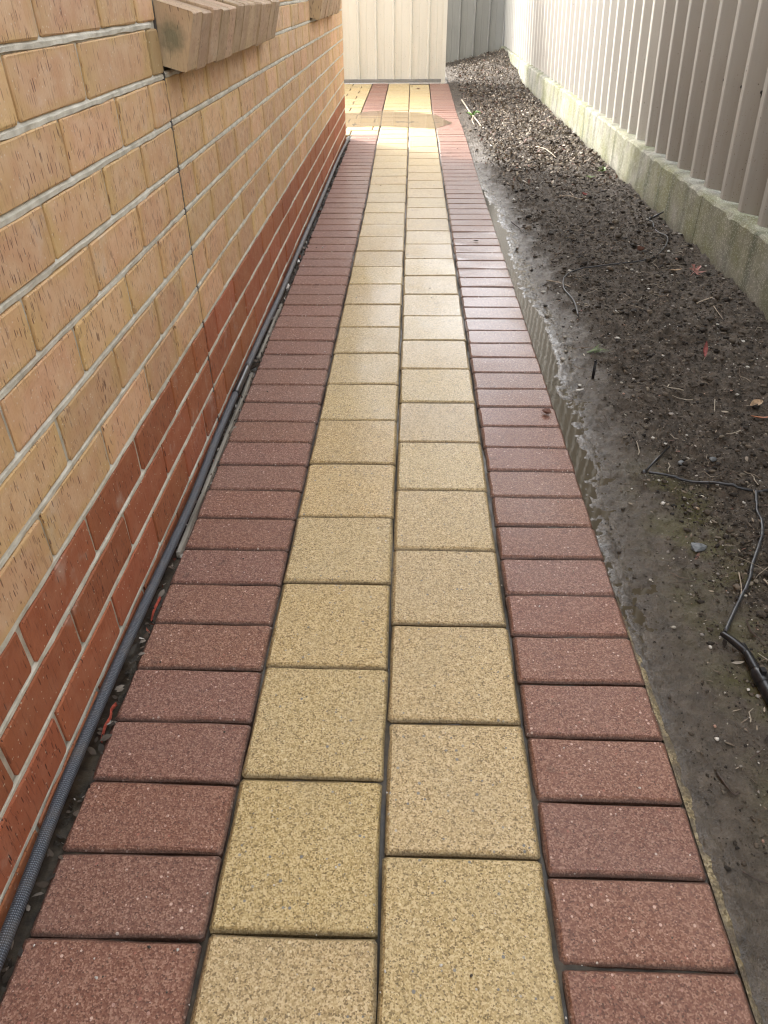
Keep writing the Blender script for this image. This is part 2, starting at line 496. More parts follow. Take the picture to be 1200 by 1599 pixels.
def box_vf(x0, x1, y0, y1, z0, z1):
    v = [(x, y, z) for z in (z0, z1) for y in (y0, y1) for x in (x0, x1)]
    f = [(0, 2, 3, 1), (4, 5, 7, 6), (0, 1, 5, 4), (2, 6, 7, 3), (0, 4, 6, 2), (1, 3, 7, 5)]
    return v, f

def join_vf(parts):
    V, F = [], []
    for v, f in parts:
        n = len(V)
        V += list(v)
        F += [tuple(i + n for i in q) for q in f]
    return V, F

def tri_mesh(name, V, F, mat, tint=None, smooth=False):
    """fast triangle/quad mesh from numpy arrays; tint per vertex"""
    V = np.asarray(V, np.float32)
    F = np.asarray(F, np.int32)
    me = bpy.data.meshes.new(name)
    me.vertices.add(len(V))
    me.vertices.foreach_set('co', V.ravel())
    k = F.shape[1]
    me.loops.add(F.size)
    me.loops.foreach_set('vertex_index', F.ravel())
    me.polygons.add(len(F))
    me.polygons.foreach_set('loop_start', np.arange(len(F), dtype=np.int32) * k)
    me.update(calc_edges=True)
    if tint is not None:
        a = me.attributes.new('tint', 'FLOAT_COLOR', 'POINT')
        c = np.ones((len(V), 4), np.float32)
        c[:, :3] = tint
        a.data.foreach_set('color', c.ravel())
    me.materials.append(mat)
    if smooth:
        me.shade_smooth()
    me.validate()
    return me

def tube_vf(pts, r, n=8, uv=None):
    pts = [Vector(p) for p in pts]
    V, F = [], []
    rr = r if isinstance(r, (list, tuple)) else [r] * len(pts)
    side = None
    for i, p in enumerate(pts):
        t = (pts[min(i + 1, len(pts) - 1)] - pts[max(i - 1, 0)]).normalized()
        ref = Vector((0, 0, 1)) if abs(t.z) < 0.9 else Vector((1, 0, 0))
        a = t.cross(ref).normalized()
        b = a.cross(t).normalized()
        for j in range(n):
            th = 2 * math.pi * j / n
            V.append(p + (a * math.cos(th) + b * math.sin(th)) * rr[i])
    for i in range(len(pts) - 1):
        for j in range(n):
            F.append((i * n + j, i * n + (j + 1) % n, (i + 1) * n + (j + 1) % n, (i + 1) * n + j))
    F.append(tuple(range(n))[::-1])
    F.append(tuple((len(pts) - 1) * n + j for j in range(n)))
    return V, F

def smooth_path(pts, k=6):
    pts = [Vector(p) for p in pts]
    out = []
    for i in range(len(pts) - 1):
        p0, p1, p2, p3 = pts[max(i - 1, 0)], pts[i], pts[i + 1], pts[min(i + 2, len(pts) - 1)]
        for j in range(k):
            t = j / k
            out.append(0.5 * ((2 * p1) + (p2 - p0) * t + (2 * p0 - 5 * p1 + 4 * p2 - p3) * t * t + (3 * p1 - p0 - 3 * p2 + p3) * t ** 3))
    out.append(pts[-1])
    return out

def slab_mesh(name, sx, sy, h, cham, mat, seed, jit=0.0006, axis='z', corner=0.004, drop=None):
    """a paver or brick: 16-point outline, worn arris; face towards +axis, centred, face at 0"""
    r = random.Random(seed)
    drop = drop or cham * 0.75
    hx, hy = sx / 2, sy / 2
    ring = []
    for (cx, cy) in ((1, 1), (-1, 1), (-1, -1), (1, -1)):
        nxt = {(1, 1): (-1, 1), (-1, 1): (-1, -1), (-1, -1): (1, -1), (1, -1): (1, 1)}[(cx, cy)]
        c = corner
        if cx * cy > 0:
            q = [(cx * hx, cy * (hy - c)), (cx * (hx - c), cy * hy)]
        else:
            q = [(cx * (hx - c), cy * hy), (cx * hx, cy * (hy - c))]
        ring += q
        a, b = (cx * hx, cy * hy), (nxt[0] * hx, nxt[1] * hy)
        for t in (0.33, 0.67):
            ring.append((a[0] + (b[0] - a[0]) * t, a[1] + (b[1] - a[1]) * t))
    n = len(ring)
    V = []
    for lvl in range(3):
        for (x, y) in ring:
            ix = 0 if lvl else cham
            jx, jy = r.uniform(-jit, jit), r.uniform(-jit, jit)
            sxn = (hx - ix) / hx
            syn = (hy - ix) / hy
            z = (0, -drop, -h)[lvl] + (r.uniform(-jit, jit) * 0.5 if lvl == 0 else 0)
            V.append((x * sxn + jx, y * syn + jy, z))
    F = [tuple(range(n))]
    for lvl in range(2):
        for j in range(n):
            F.append((lvl * n + j, (lvl + 1) * n + j, (lvl + 1) * n + (j + 1) % n, lvl * n + (j + 1) % n))
    if axis == 'x':                        # face looks to +X: local (y, z, x)
        V = [(z, x, y) for (x, y, z) in V]
    return mesh(name, V, F, mat)

# lattice value noise in numpy
_tab = rng.random((256, 256))
def vnoise(x, y):
    xi, yi = np.floor(x).astype(int), np.floor(y).astype(int)
    fx, fy = x - xi, y - yi
    fx, fy = fx * fx * (3 - 2 * fx), fy * fy * (3 - 2 * fy)
    g = lambda a, b: _tab[a & 255, b & 255]
    return (g(xi, yi) * (1 - fx) + g(xi + 1, yi) * fx) * (1 - fy) + (g(xi, yi + 1) * (1 - fx) + g(xi + 1, yi + 1) * fx) * fy - 0.5
def fbm(x, y, s, o=4, g=0.5):
    t, a = 0, 1
    for i in range(o):
        t = t + a * vnoise(x * s + 17.3 * i, y * s + 5.1 * i)
        s *= 2.03
        a *= g
    return t

# ------------------------------------------------------------------ plan of the place (metres)
FAR = np.array([-9, 4.5, 6, 7, 8, 10.6]) * K
LINES = {0: (-0.489, [0, 0, 0, 0, 0, 0]), 1: (-0.2518, [0, -.004, -.018, -.020, -.034, -.040]), 2: (-0.0289, [0, 0, .002, -.002, -.004, -.006]),
         3: (0.1984, [0, 0, .001, .003, -.008, .004]), 4: (0.4271, [0, -.006, .002, .004, -.004, .010])}
def line_x(i, y):
    b, d = LINES[i]
    return (b + np.interp(y, FAR, np.array(d))) * K
def dip(y):
    return 0.007 * math.exp(-((y - 7.45 * K) / (0.55 * K)) ** 2)
WALL_X = -0.522 * K
END_Y = 6.45 * K
Z0, DZ = 0.0319 * K, 0.0903 * K
PLX, PLT = 1.28 * K, 0.242 * K

# ------------------------------------------------------------------ ground sheet
g = obj('ground', mesh('ground', [(-60, -60, -0.16), (60, -60, -0.16), (60, 60, -0.16), (-60, 60, -0.16)], [(0, 1, 2, 3)], M['ground']))
tag(g, kind='structure')

# ------------------------------------------------------------------ house wall
house = empty('house', (WALL_X, END_Y, 0))
tag(house, 'tan brick house wall with three red courses at its foot and brick window sills', 'house')
HT = 2.62
Y_BACK = -3.2
WIN = [(1.785 * K, 3.0 * K), (4.45 * K, 5.665 * K)]
SILL_Z, WIN_TOP = Z0 + 9 * DZ, Z0 + 24 * DZ
rec = 0.0052
def hole_boxes(x0, x1):
    """wall leaf with the two window openings left out"""
    ys = [Y_BACK, WIN[0][0], WIN[0][1], WIN[1][0], WIN[1][1], END_Y]
    out = []
    for i in range(5):
        if i in (1, 3):
            out.append(box_vf(x0, x1, ys[i], ys[i + 1], -0.16, SILL_Z))
            out.append(box_vf(x0, x1, ys[i], ys[i + 1], WIN_TOP, HT))
        else:
            out.append(box_vf(x0, x1, ys[i], ys[i + 1], -0.16, HT))
    return out
hp = house.location
def rel(vf):
    return [(v[0] - hp.x, v[1] - hp.y, v[2] - hp.z) for v in vf[0]], vf[1]
wall = obj('wall', mesh('wall_mortar', *rel(join_vf(hole_boxes(WALL_X - 0.11, WALL_X - rec))), M['mortar']), house)
# end wall and inner leaf
obj('end_wall', mesh('end_wall', *rel(join_vf([box_vf(-4.2, WALL_X - 0.112, END_Y - 0.11, END_Y - 0.004, -0.16, HT), box_vf(-4.2, -4.1, Y_BACK, END_Y - 0.112, -0.16, HT)])), M['mortar']), house)

brick_cache = {}
BL, BH = 0.255 * K - 0.0098, DZ - 0.0122
def brick_mesh(l, key, var):
    k = (round(l, 4), key, var)
    if k not in brick_cache:
        brick_cache[k] = slab_mesh('brick', l, BH, 0.060, 0.0022, M[key], (sum(map(ord, str(k)))) % 9999, jit=0.0009, axis='x', corner=0.003)
    return brick_cache[k]
n_brick = 0
spare = []
def put_brick(ya, yb, c):
    """brick in course c between perpend centres ya and yb"""
    global n_brick
    j = 0.0055
    l = yb - ya - 2 * j
    if l < 0.02:
        return
    zc = Z0 + (c - 0.5) * DZ
    yc = (ya + yb) / 2
    for (w0, w1) in WIN:
        if SILL_Z - 0.01 < zc < WIN_TOP and w0 - 0.01 < yc < w1 + 0.01:
            return
    key = 'redbrick' if c <= 3 else ('cut' if l < 0.075 and rnd.random() < 0.8 else 'brick')
    p = (WALL_X + rnd.uniform(-0.0012, 0.0012), yc + rnd.uniform(-.001, .001), zc + rnd.uniform(-.0009, .0009))
    vis = in_view((WALL_X, ya, zc + 0.02)) or in_view((WALL_X, yb, zc + 0.02)) or in_view((WALL_X, ya, zc - 0.03)) or in_view((WALL_X, yb, zc - .03))
    if vis and n_brick < 300 and c >= 0:
        o = obj('brick', brick_mesh(l, key, rnd.randrange(5) if l > 0.2 else 0), wall, Vector(p) - hp, (rnd.uniform(-.004, .004), rnd.uniform(-.003, .003), rnd.uniform(-.003, .003)))
        n_brick += 1
    else:
        spare.append((box_vf(p[0] - 0.06, p[0], p[1] - l / 2, p[1] + l / 2, zc - BH / 2, zc + BH / 2), key))
CT = 1.777 * K
PB = 0.2535 * K
PF = 0.2465 * K
for c in range(-1, 29):
    odd = c % 2
    wob = lambda: rnd.uniform(-.003, .003)
    # near side of the control joint
    st = (1.207 if odd else 1.335) * K
    js = []
    y = st
    while y > Y_BACK + 0.1:
        js.append(y + wob())
        y -= PB
    js = js[::-1]
    js += [1.46 * K, 1.655 * K] if odd else [1.545 * K]
    ys = [Y_BACK] + js + [CT - 0.0005]
    if c == 10:
        ys = ys[:-2] + [1.70 * K, CT - .0005]
    # window reveals cut the bricks
    for a, b in zip(ys[:-1], ys[1:]):
        put_brick(a, b, c)
    y = (1.90 if odd else 2.027) * K
    js = [CT + 0.0005]
    while y < END_Y - 0.05:
        js.append(y + wob())
        y += PF
    js.append(END_Y + 0.0048)
    zc = Z0 + (c - 0.5) * DZ
    if SILL_Z - 0.01 < zc < WIN_TOP:
        cuts = [WIN[0][1], WIN[1][0], WIN[1][1]]
        js = sorted([q for q in js if all(abs(q - w) > 0.04 for w in cuts)] + cuts)
    for a, b in zip(js[:-1], js[1:]):
        put_brick(a, b, c)
for key in ('brick', 'redbrick', 'cut'):
    sel = [b for b, k in spare if k == key]
    if sel:
        tag(obj('brickwork', mesh('brickwork', *rel(join_vf(sel)), M[key]), house), kind='stuff')
# end wall bricks (return side, faces away)
eb = []
for c in range(0, 29):
    x = WALL_X - (0.112 if c % 2 else 0.23)
    eb.append(box_vf(x + 0.01, WALL_X - 0.062, END_Y - 0.09, END_Y, Z0 + (c - 1) * DZ + .005, Z0 + c * DZ - .005))
    while x > -4.1:
        eb.append(box_vf(x - BL, x, END_Y - 0.09, END_Y, Z0 + (c - 1) * DZ + .005, Z0 + c * DZ - .005))
        x -= BL + 0.0098
tag(obj('brickwork', mesh('brickwork', *rel(join_vf(eb)), M['brick']), house), kind='stuff')
obj('control_joint', mesh('control_joint', *rel(box_vf(WALL_X - 0.006, WALL_X - 0.0022, CT - 0.0045, CT + 0.0045, -0.1, HT - 0.02)), M['sealant']), house)

# tooled, slightly uneven bed joints that stand nearly flush
bj = []
for c in range(0, 14):
    z = Z0 + c * DZ
    segs = [(0.25 * K, CT - 0.006), (CT + 0.006, END_Y - 0.002)]
    for (a, b) in segs:
        n = int((b - a) / 0.03)
        V, F = [], []
        for i in range(n + 1):
            y = a + (b - a) * i / n
            w = 0.0062 + rnd.uniform(-.0011, .0011)
            zc = z + rnd.uniform(-.0008, .0008)
            V += [(WALL_X - 0.006, y, zc - w), (WALL_X - 0.0014 + rnd.uniform(-.0006, .0006), y, zc - w * 0.7),
                  (WALL_X - 0.0010 + rnd.uniform(-.0006, .0006), y, zc + w * 0.25), (WALL_X - 0.0045, y, zc + w)]
            if i:
                k = len(V) - 8
                ok = not any(SILL_Z + 0.004 < z < WIN_TOP - .004 and w0 - .03 < y < w1 + .03 for (w0, w1) in WIN)
                if ok:
                    F += [(k + q, k + q + 1, k + q + 5, k + q + 4) for q in range(3)]
        bj.append((V, F))
tag(obj('bed_joints', mesh('bed_joints', *rel(join_vf(bj)), M['mortar']), house), kind='stuff')

# brick-on-edge sills
def make_sill(y0, y1):
    s = obj('window_sill', mesh('sill_mortar', *rel(join_vf([box_vf(WALL_X - 0.10, WALL_X + 0.026, y0 + 0.02, y1 - 0.02, SILL_Z + 0.016, SILL_Z + 0.070)])), M['mortar']), house)
    n = 13
    p = (y1 - y0) / n
    ang = math.atan2(0.030, 0.110)
    for i in range(n):
        l, w, h = 0.185, p - 0.0080, 0.106
        r = random.Random(i * 7 + int(y0 * 100))
        j = lambda q: r.uniform(-q, q)
        prof = [(0, 0), (0, h), (-l, h), (-l, 0)]            # front bottom, front top, back top, back bottom
        V = []
        for k, yy in ((0, -w / 2), (1, w / 2)):
            for (x, z) in [(0, 0.003), (0, h * .3), (0, h * .65), (0, h - 0.003), (-0.003, h), (-l * .5, h), (-l, h), (-l, 0), (-l * .5, 0), (-0.003, 0)]:
                V.append((x + j(0.0012), yy + j(0.0012), z + j(0.001)))
        m = 10
        F = [tuple(range(m))[::-1], tuple(range(m, 2 * m))]
        F += [(q, (q + 1) % m, m + (q + 1) % m, m + q) for q in range(m)]
        V = [(x * math.cos(ang) + z * math.sin(ang), y, -x * math.sin(ang) + z * math.cos(ang)) for (x, y, z) in V]
        # rotate so that the face leans outward at the top and the upper side falls towards the front
        me = mesh('sill_brick', V, F, M['sill'])
        o = obj('sill_brick', me, s)
        o.location = Vector((WALL_X + 0.0425 + r.uniform(-.002, .002), y0 + p * (i + 0.5), SILL_Z + 0.002 + r.uniform(-.0025, .0025))) - hp
for (a, b) in WIN:
    make_sill(a, b)
# windows standing on the sills
for (a, b) in WIN:
    xi = WALL_X - 0.085
    zb = SILL_Z + 0.155
    w = obj('window', mesh('window_surround', *rel(join_vf([box_vf(xi - 0.05, xi, a, a + .045, zb, WIN_TOP), box_vf(xi - 0.05, xi, b - .045, b, zb, WIN_TOP),
                 box_vf(xi - 0.05, xi, a + .045, b - .045, zb, zb + .05), box_vf(xi - 0.05, xi, a + .045, b - .045, WIN_TOP - .05, WIN_TOP),
                 box_vf(xi - 0.045, xi - .002, (a + b) / 2 - .02, (a + b) / 2 + .02, zb + .05, WIN_TOP - .05)])), M['frame']), house)
    obj('pane', mesh('pane', *rel(box_vf(xi - 0.03, xi - 0.025, a + .04, b - .04, zb + .045, WIN_TOP - .045)), M['glass']), w)
    obj('blind', mesh('blind', *rel(box_vf(xi - 0.09, xi - 0.08, a - .05, b + .05, zb - .1, WIN_TOP + .05)), M['blind']), w)
obj('roof', mesh('roof', *rel(([(WALL_X + 0.12, Y_BACK, HT), (WALL_X + 0.12, END_Y + 0.05, HT), (-2.3, END_Y + 0.05, HT + 0.75), (-2.3, Y_BACK, HT + 0.75),
                                (-4.3, END_Y + 0.05, HT), (-4.3, Y_BACK, HT), (WALL_X + 0.12, Y_BACK, HT + .09), (WALL_X + 0.12, END_Y + 0.05, HT + .09),
                                (-2.3, END_Y + 0.05, HT + 0.84), (-2.3, Y_BACK, HT + 0.84), (-4.3, END_Y + 0.05, HT + .09), (-4.3, Y_BACK, HT + .09)],
                               [(0, 3, 2, 1), (3, 5, 4, 2), (6, 7, 8, 9), (9, 8, 10, 11), (0, 1, 7, 6), (4, 5, 11, 10), (1, 2, 8, 7), (2, 4, 10, 8), (3, 0, 6, 9), (5, 3, 9, 11)])), M['roof']), house)

# ------------------------------------------------------------------ concrete plinth and fences
plinth = empty('concrete_plinth', (PLX, 2.0, 0))
tag(plinth, 'stained grey concrete plinth under the beige ribbed fence beside the soil', 'plinth')
def sleeper(y0, y1, seed):
    r = random.Random(seed)
    n = max(2, int((y1 - y0) / 0.045))
    V, F = [], []
    for i in range(n + 1):
        y = y0 + (y1 - y0) * i / n
        zt = PLT + 0.004 * math.sin(y * 1.3) + r.uniform(-.0025, .0025)
        c = 0.009 + r.uniform(-.004, .006)
        if r.random() < 0.07:
            c += 0.012
        x0 = PLX + r.uniform(-.0012, .0012)
        V += [(x0, y, -0.16), (x0, y, zt - c), (x0 + c * .8, y, zt), (x0 + 0.15, y, zt + .004), (x0 + 0.15, y, -0.16)]
        if i:
            k = len(V) - 10
            F += [(k + q, k + 5 + q, k + 6 + q, k + 1 + q) for q in range(4)]
    m = len(V) - 5
    F += [(0, 1, 2, 3, 4), (m + 4, m + 3, m + 2, m + 1, m)]
    return [(a - PLX, b - 2.0, c) for a, b, c in V], F
ycur = -3.2
for i, y1 in enumerate([-1.2, 1.05, 3.3, 4.93, 7.03, 9.2, 13.4 * K]):
    me = mesh('concrete_sleeper', *sleeper(ycur + 0.004, y1, i), M['plinth'])
    obj('concrete_sleeper', me, plinth)
    ycur = y1

RIB = 0.21 * K
LEAN = math.tan(R(2.8))
def corrugated(prof, u0, u1, z0, z1, nz=5):
    """prof: (u within pitch, depth) list; returns list of (u, d) along [u0, u1]"""
    us = []
    k = math.floor(u0 / RIB) - 1
    while k * RIB < u1 + RIB:
        us += [(k * RIB + u * RIB, d) for u, d in prof]
        k += 1
    uu = [q[0] for q in us]
    dd = [q[1] for q in us]
    pts = [(u0, float(np.interp(u0, uu, dd)))] + [q for q in us if u0 + 1e-5 < q[0] < u1 - 1e-5] + [(u1, float(np.interp(u1, uu, dd)))]
    return pts
ZIG = [(0.0, 0.0), (0.10, 0.0), (0.13, 0.05), (0.43, 0.95), (0.46, 1.0), (0.66, 1.0), (0.69, 0.95), (0.93, 0.05), (0.96, 0.0)]
ZIG = [(1 - u, d) for u, d in ZIG[::-1]]
def sheet(pts, z0, z1, fn, t=0.0008, nz=4):
    V, F = [], []
    m = len(pts)
    for k in range(nz + 1):
        z = z0 + (z1 - z0) * k / nz
        V += [fn(u, d, z) for u, d in pts]
    for k in range(nz):
        F += [(k * m + i, k * m + i + 1, (k + 1) * m + i + 1, (k + 1) * m + i) for i in range(m - 1)]
    return V, F
fence = empty('metal_fence', (1.33 * K, 2.0, PLT))
tag(fence, 'long beige ribbed steel fence standing on the stained concrete plinth', 'fence')
fl = fence.location
AMP = 0.052 * K
FX = 1.315 * K
FZ0, FZ1 = PLT + 0.002, 1.99
def ffn(u, d, z):
    return (FX + d * AMP - (z - FZ0) * LEAN - fl.x, u - fl.y, z - fl.z)
y = -3.1
while y < 12.55 * K:
    y1 = min(y + RIB * 4, 12.62 * K)
    me = mesh('fence_sheet', *sheet(corrugated(ZIG, y, y1, 0, 0), FZ0 + rnd.uniform(-.001, .003), FZ1, ffn), M['fence'])
    o = obj('fence_sheet', me, fence)
    y = y1
obj('top_rail', mesh('top_rail', *(lambda vf: ([(a - fl.x, b - fl.y, c - fl.z) for a, b, c in vf[0]], vf[1]))(box_vf(FX - LEAN * 1.75 - 0.012, FX - LEAN * 1.75 + 0.066, -3.1, 12.6 * K, FZ1 - 0.02, FZ1 + 0.02)), M['fence']), fence)
sv = []
k = -8
while k * RIB < 12 * K:
    yy = k * RIB + 0.60 * RIB
    zz = 0.648 * K + rnd.uniform(-.004, .004)
    xx = FX + AMP * 0.88 - (zz - FZ0) * LEAN
    v, f = tube_vf([(xx + 0.004, yy + .001, zz), (xx - 0.004, yy - .001, zz), (xx - 0.006, yy - .0015, zz)], [0.006, 0.006, 0.003], 6)
    sv.append(([(a.x - fl.x, a.y - fl.y, a.z - fl.z) for a in v], f))
    v, f = tube_vf([(xx, yy - .001, zz - .003), (xx - .001, yy - .002, zz - 0.018)], [0.003, 0.0006], 5)
    sv.append(([(a.x - fl.x, a.y - fl.y, a.z - fl.z) for a in v], f))
    k += 1
tag(obj('screws', mesh('screws', *join_vf(sv), M['screw']), fence), kind='stuff')

PAN = [(0.0, 1.0), (0.10, 1.0), (0.16, 0.0), (0.21, 0.0), (0.27, 1.0), (0.62, 1.0), (0.64, 0.85), (0.66, 1.0)]
def cross_fence(name, label, x0, x1, Y, z0, z1, mat, phase, amp, rail=True):
    e = empty(name, (x1, Y, 0))
    tag(e, label, 'fence')
    x = x0
    while x < x1 - 0.05:
        xe = min(x + RIB * 4, x1 - 0.045)
        if xe - x < 0.02:
            break
        pts = corrugated(PAN, x - phase, xe - phase, 0, 0)
        V, F = sheet(pts, z0, z1, lambda u, d, z: (u + phase - x1, d * amp, z))
        obj('fence_sheet', mesh('fence_sheet', V, F, mat), e)
        x = xe
    for nm, b in (('post', box_vf(-0.045, 0.0, -0.012, 0.05, -0.1, z1 + 0.02)), ('top_rail', box_vf(x0 - x1, -0.046, -0.012, 0.045, z1 - 0.02, z1 + 0.02)),
                  ('bottom_rail', box_vf(x0 - x1, -0.046, -0.006, 0.045, z0 - 0.030, z0 + 0.004))):
        if nm == 'bottom_rail' and not rail:
            continue
        obj(nm, mesh(nm, *b, mat if nm != 'bottom_rail' else M['grey']), e)
    return e
CREAM_Y = 10.42 * K
cross_fence('cream_fence', 'pale cream ribbed steel fence closing the end of the paved path', -3.2, 0.395 * K, CREAM_Y, 0.032, 1.92, M['cream'], 0.145 * K, 0.024)
cross_fence('grey_fence', 'darker grey ribbed steel fence in the shaded corner behind the mulch', -0.1, 1.42 * K, 12.7 * K, 0.0, 2.70, M['grey'], 0.0, 0.026, False)  # unseen upper part made extra tall so its shadow covers the far corner

# ------------------------------------------------------------------ path
path = empty('path', (0, 0, 0))
tag(path, kind='structure')
bys = np.arange(0.25, 7.0, 0.011)
bxs = np.linspace(-0.60, 0.0, 2)
BU = np.linspace(0, 1, 90)
BY, BUU = np.meshgrid(bys, BU, indexing='ij')
BX = -0.50 + BUU * (np.interp(BY, FAR, (np.array(LINES[4][1]) + LINES[4][0])) * K - 0.0015 + 0.50)
BZ = -0.0125 + 0.0125 * fbm(BX, BY, 7, 4, .6) + 0.004 * fbm(BX, BY, 60, 2)
BZ = np.clip(BZ, -0.0185, -0.0045)
_i = np.arange(BX.size).reshape(BX.shape)
_F = np.stack([_i[:-1, :-1], _i[:-1, 1:], _i[1:, 1:], _i[1:, :-1]], -1).reshape(-1, 4)
obj('bedding', tri_mesh('bedding', np.stack([BX, BY, BZ], -1).reshape(-1, 3), _F, M['bed'], smooth=True), path)
bedV, bedF = [], []
for (xa, xb, ya, yb) in ((-0.60, 0.405, -2.6, 0.25), (-2.8, 0.400, 7.0, 10.9), (-2.8, -0.50, END_Y, 7.0)):
    k = len(bedV)
    bedV += [(xa, ya, -0.019), (xb, ya, -0.019), (xb, yb, -0.019), (xa, yb, -0.019)]
    bedF.append((k, k + 1, k + 2, k + 3))
obj('bedding', mesh('bedding', bedV, bedF, M['bed']), path)
# side faces of the bed towards the soil are covered by the haunch below
ymesh = {}
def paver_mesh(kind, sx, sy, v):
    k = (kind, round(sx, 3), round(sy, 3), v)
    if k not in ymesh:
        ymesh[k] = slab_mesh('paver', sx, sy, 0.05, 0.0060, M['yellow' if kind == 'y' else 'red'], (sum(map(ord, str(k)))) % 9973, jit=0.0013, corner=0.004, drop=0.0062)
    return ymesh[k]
extra = {'y': [], 'r': []}
n_pav = {'y': 0, 'r': 0}
def put_paver(kind, xc, yc, sx, sy, rz=0.0, part=True):
    z = rnd.uniform(-.0011, .0011) - dip(yc)
    sl = (dip(yc + 0.05) - dip(yc - 0.05)) / 0.1
    if part and n_pav[kind] < 300:
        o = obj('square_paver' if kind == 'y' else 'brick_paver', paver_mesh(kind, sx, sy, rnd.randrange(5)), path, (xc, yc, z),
                (-sl + rnd.gauss(0, .0025), rnd.gauss(0, .003), rz + rnd.gauss(0, .003) + rnd.choice((0, math.pi))))
        n_pav[kind] += 1
    else:
        extra[kind].append(box_vf(xc - sx / 2, xc + sx / 2, yc - sy / 2, yc + sy / 2, z - 0.04, z))
PITCH = 0.2301 * K
CORNER = 6.62 * K
def column(kind, li, off, pitch, gl, gr, y_to, y_from=-2.5, gap=0.0022):
    n = math.floor((y_from - off) / pitch)
    while True:
        y0 = off + n * pitch
        y1 = y0 + pitch
        n += 1
        if y1 > y_to + pitch * 0.35:
            break
        y1c = min(y1, y_to)
        yc = (y0 + y1c) / 2
        xa, xb = float(line_x(li, yc)) + gl, float(line_x(li + 1, yc)) - gr
        tilt = -(float(line_x(li + 1, yc + .1)) + float(line_x(li, yc + .1)) - float(line_x(li + 1, yc - .1)) - float(line_x(li, yc - .1))) / 0.4
        put_paver(kind, (xa + xb) / 2 + rnd.gauss(0, .0006), yc, round(xb - xa, 3), y1c - y0 - gap - rnd.choice((0, .0004, .0008)), tilt, y1 > 0.30 * K)
E_Y = 10.36 * K
column('r', 0, 0.438 * K, PITCH / 2, 0.0, 0.0022, CORNER)
column('y', 1, 0.4485 * K, PITCH, 0.002, 0.0020, E_Y)
column('y', 2, 0.3310 * K, PITCH, 0.0020, 0.0028, E_Y)
column('r', 3, 0.4215 * K, PITCH / 2, 0.0030, 0.0, E_Y)
column('r', 0, 7.72 * K, PITCH / 2, 0.002, 0.0035, E_Y, y_from=7.7 * K)
# the cross path that turns off round the house corner
yy = CORNER + 0.002
for row in range(5):
    x1 = float(line_x(1, yy)) - 0.004
    x = x1 - (0.0 if row % 2 == 0 else PITCH * 0.25)
    if row % 2:
        put_paver('y', (x1 + x) / 2 - .001, yy + PITCH / 2, round(x1 - x - .003, 3), round(PITCH - .004, 3))
    while x > -2.4:
        w = PITCH
        put_paver('y', x - w / 2, yy + PITCH / 2, round(w - .004, 3), round(PITCH - .004, 3), part=x > -1.1)
        x -= w
    yy += PITCH
while yy < E_Y - PITCH * 0.3:
    x = float(line_x(0, yy)) - 0.002 - (0 if int(yy / PITCH) % 2 else PITCH / 2)
    if int(yy / PITCH) % 2 == 0:
        put_paver('y', x + PITCH / 4, yy + PITCH / 2, round(PITCH / 2 - .004, 3), round(PITCH - .004, 3))
    while x > -2.4:
        put_paver('y', x - PITCH / 2, yy + PITCH / 2, round(PITCH - .004, 3), round(PITCH - .004, 3), part=x > -0.95)
        x -= PITCH
    yy += PITCH
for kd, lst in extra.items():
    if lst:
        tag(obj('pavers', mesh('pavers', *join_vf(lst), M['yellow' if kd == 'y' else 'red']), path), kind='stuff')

# puddle over the dip at the turn
pud = [(-1.5, 7.0), (-.57, 7.02), (-.275, 7.08), (-.02, 7.0), (.10, 6.955), (.195, 6.93), (.252, 7.03), (.30, 7.14), (.352, 7.25), (.31, 7.40), (.27, 7.52), (.214, 7.74), (.08, 7.86), (-.03, 7.92), (-.2, 7.97), (-.31, 8.0), (-.64, 7.9), (-1.5, 7.9)]
pp = smooth_path([(a * K, b * K, -0.0012) for a, b in pud], 5)
pp = [(p.x + rnd.uniform(-.004, .004), p.y + rnd.uniform(-.008, .008), -0.0010) for p in pp]
po = obj('puddle', mesh('puddle', pp, [tuple(range(len(pp)))], M['puddle']))
tag(po, kind='structure')

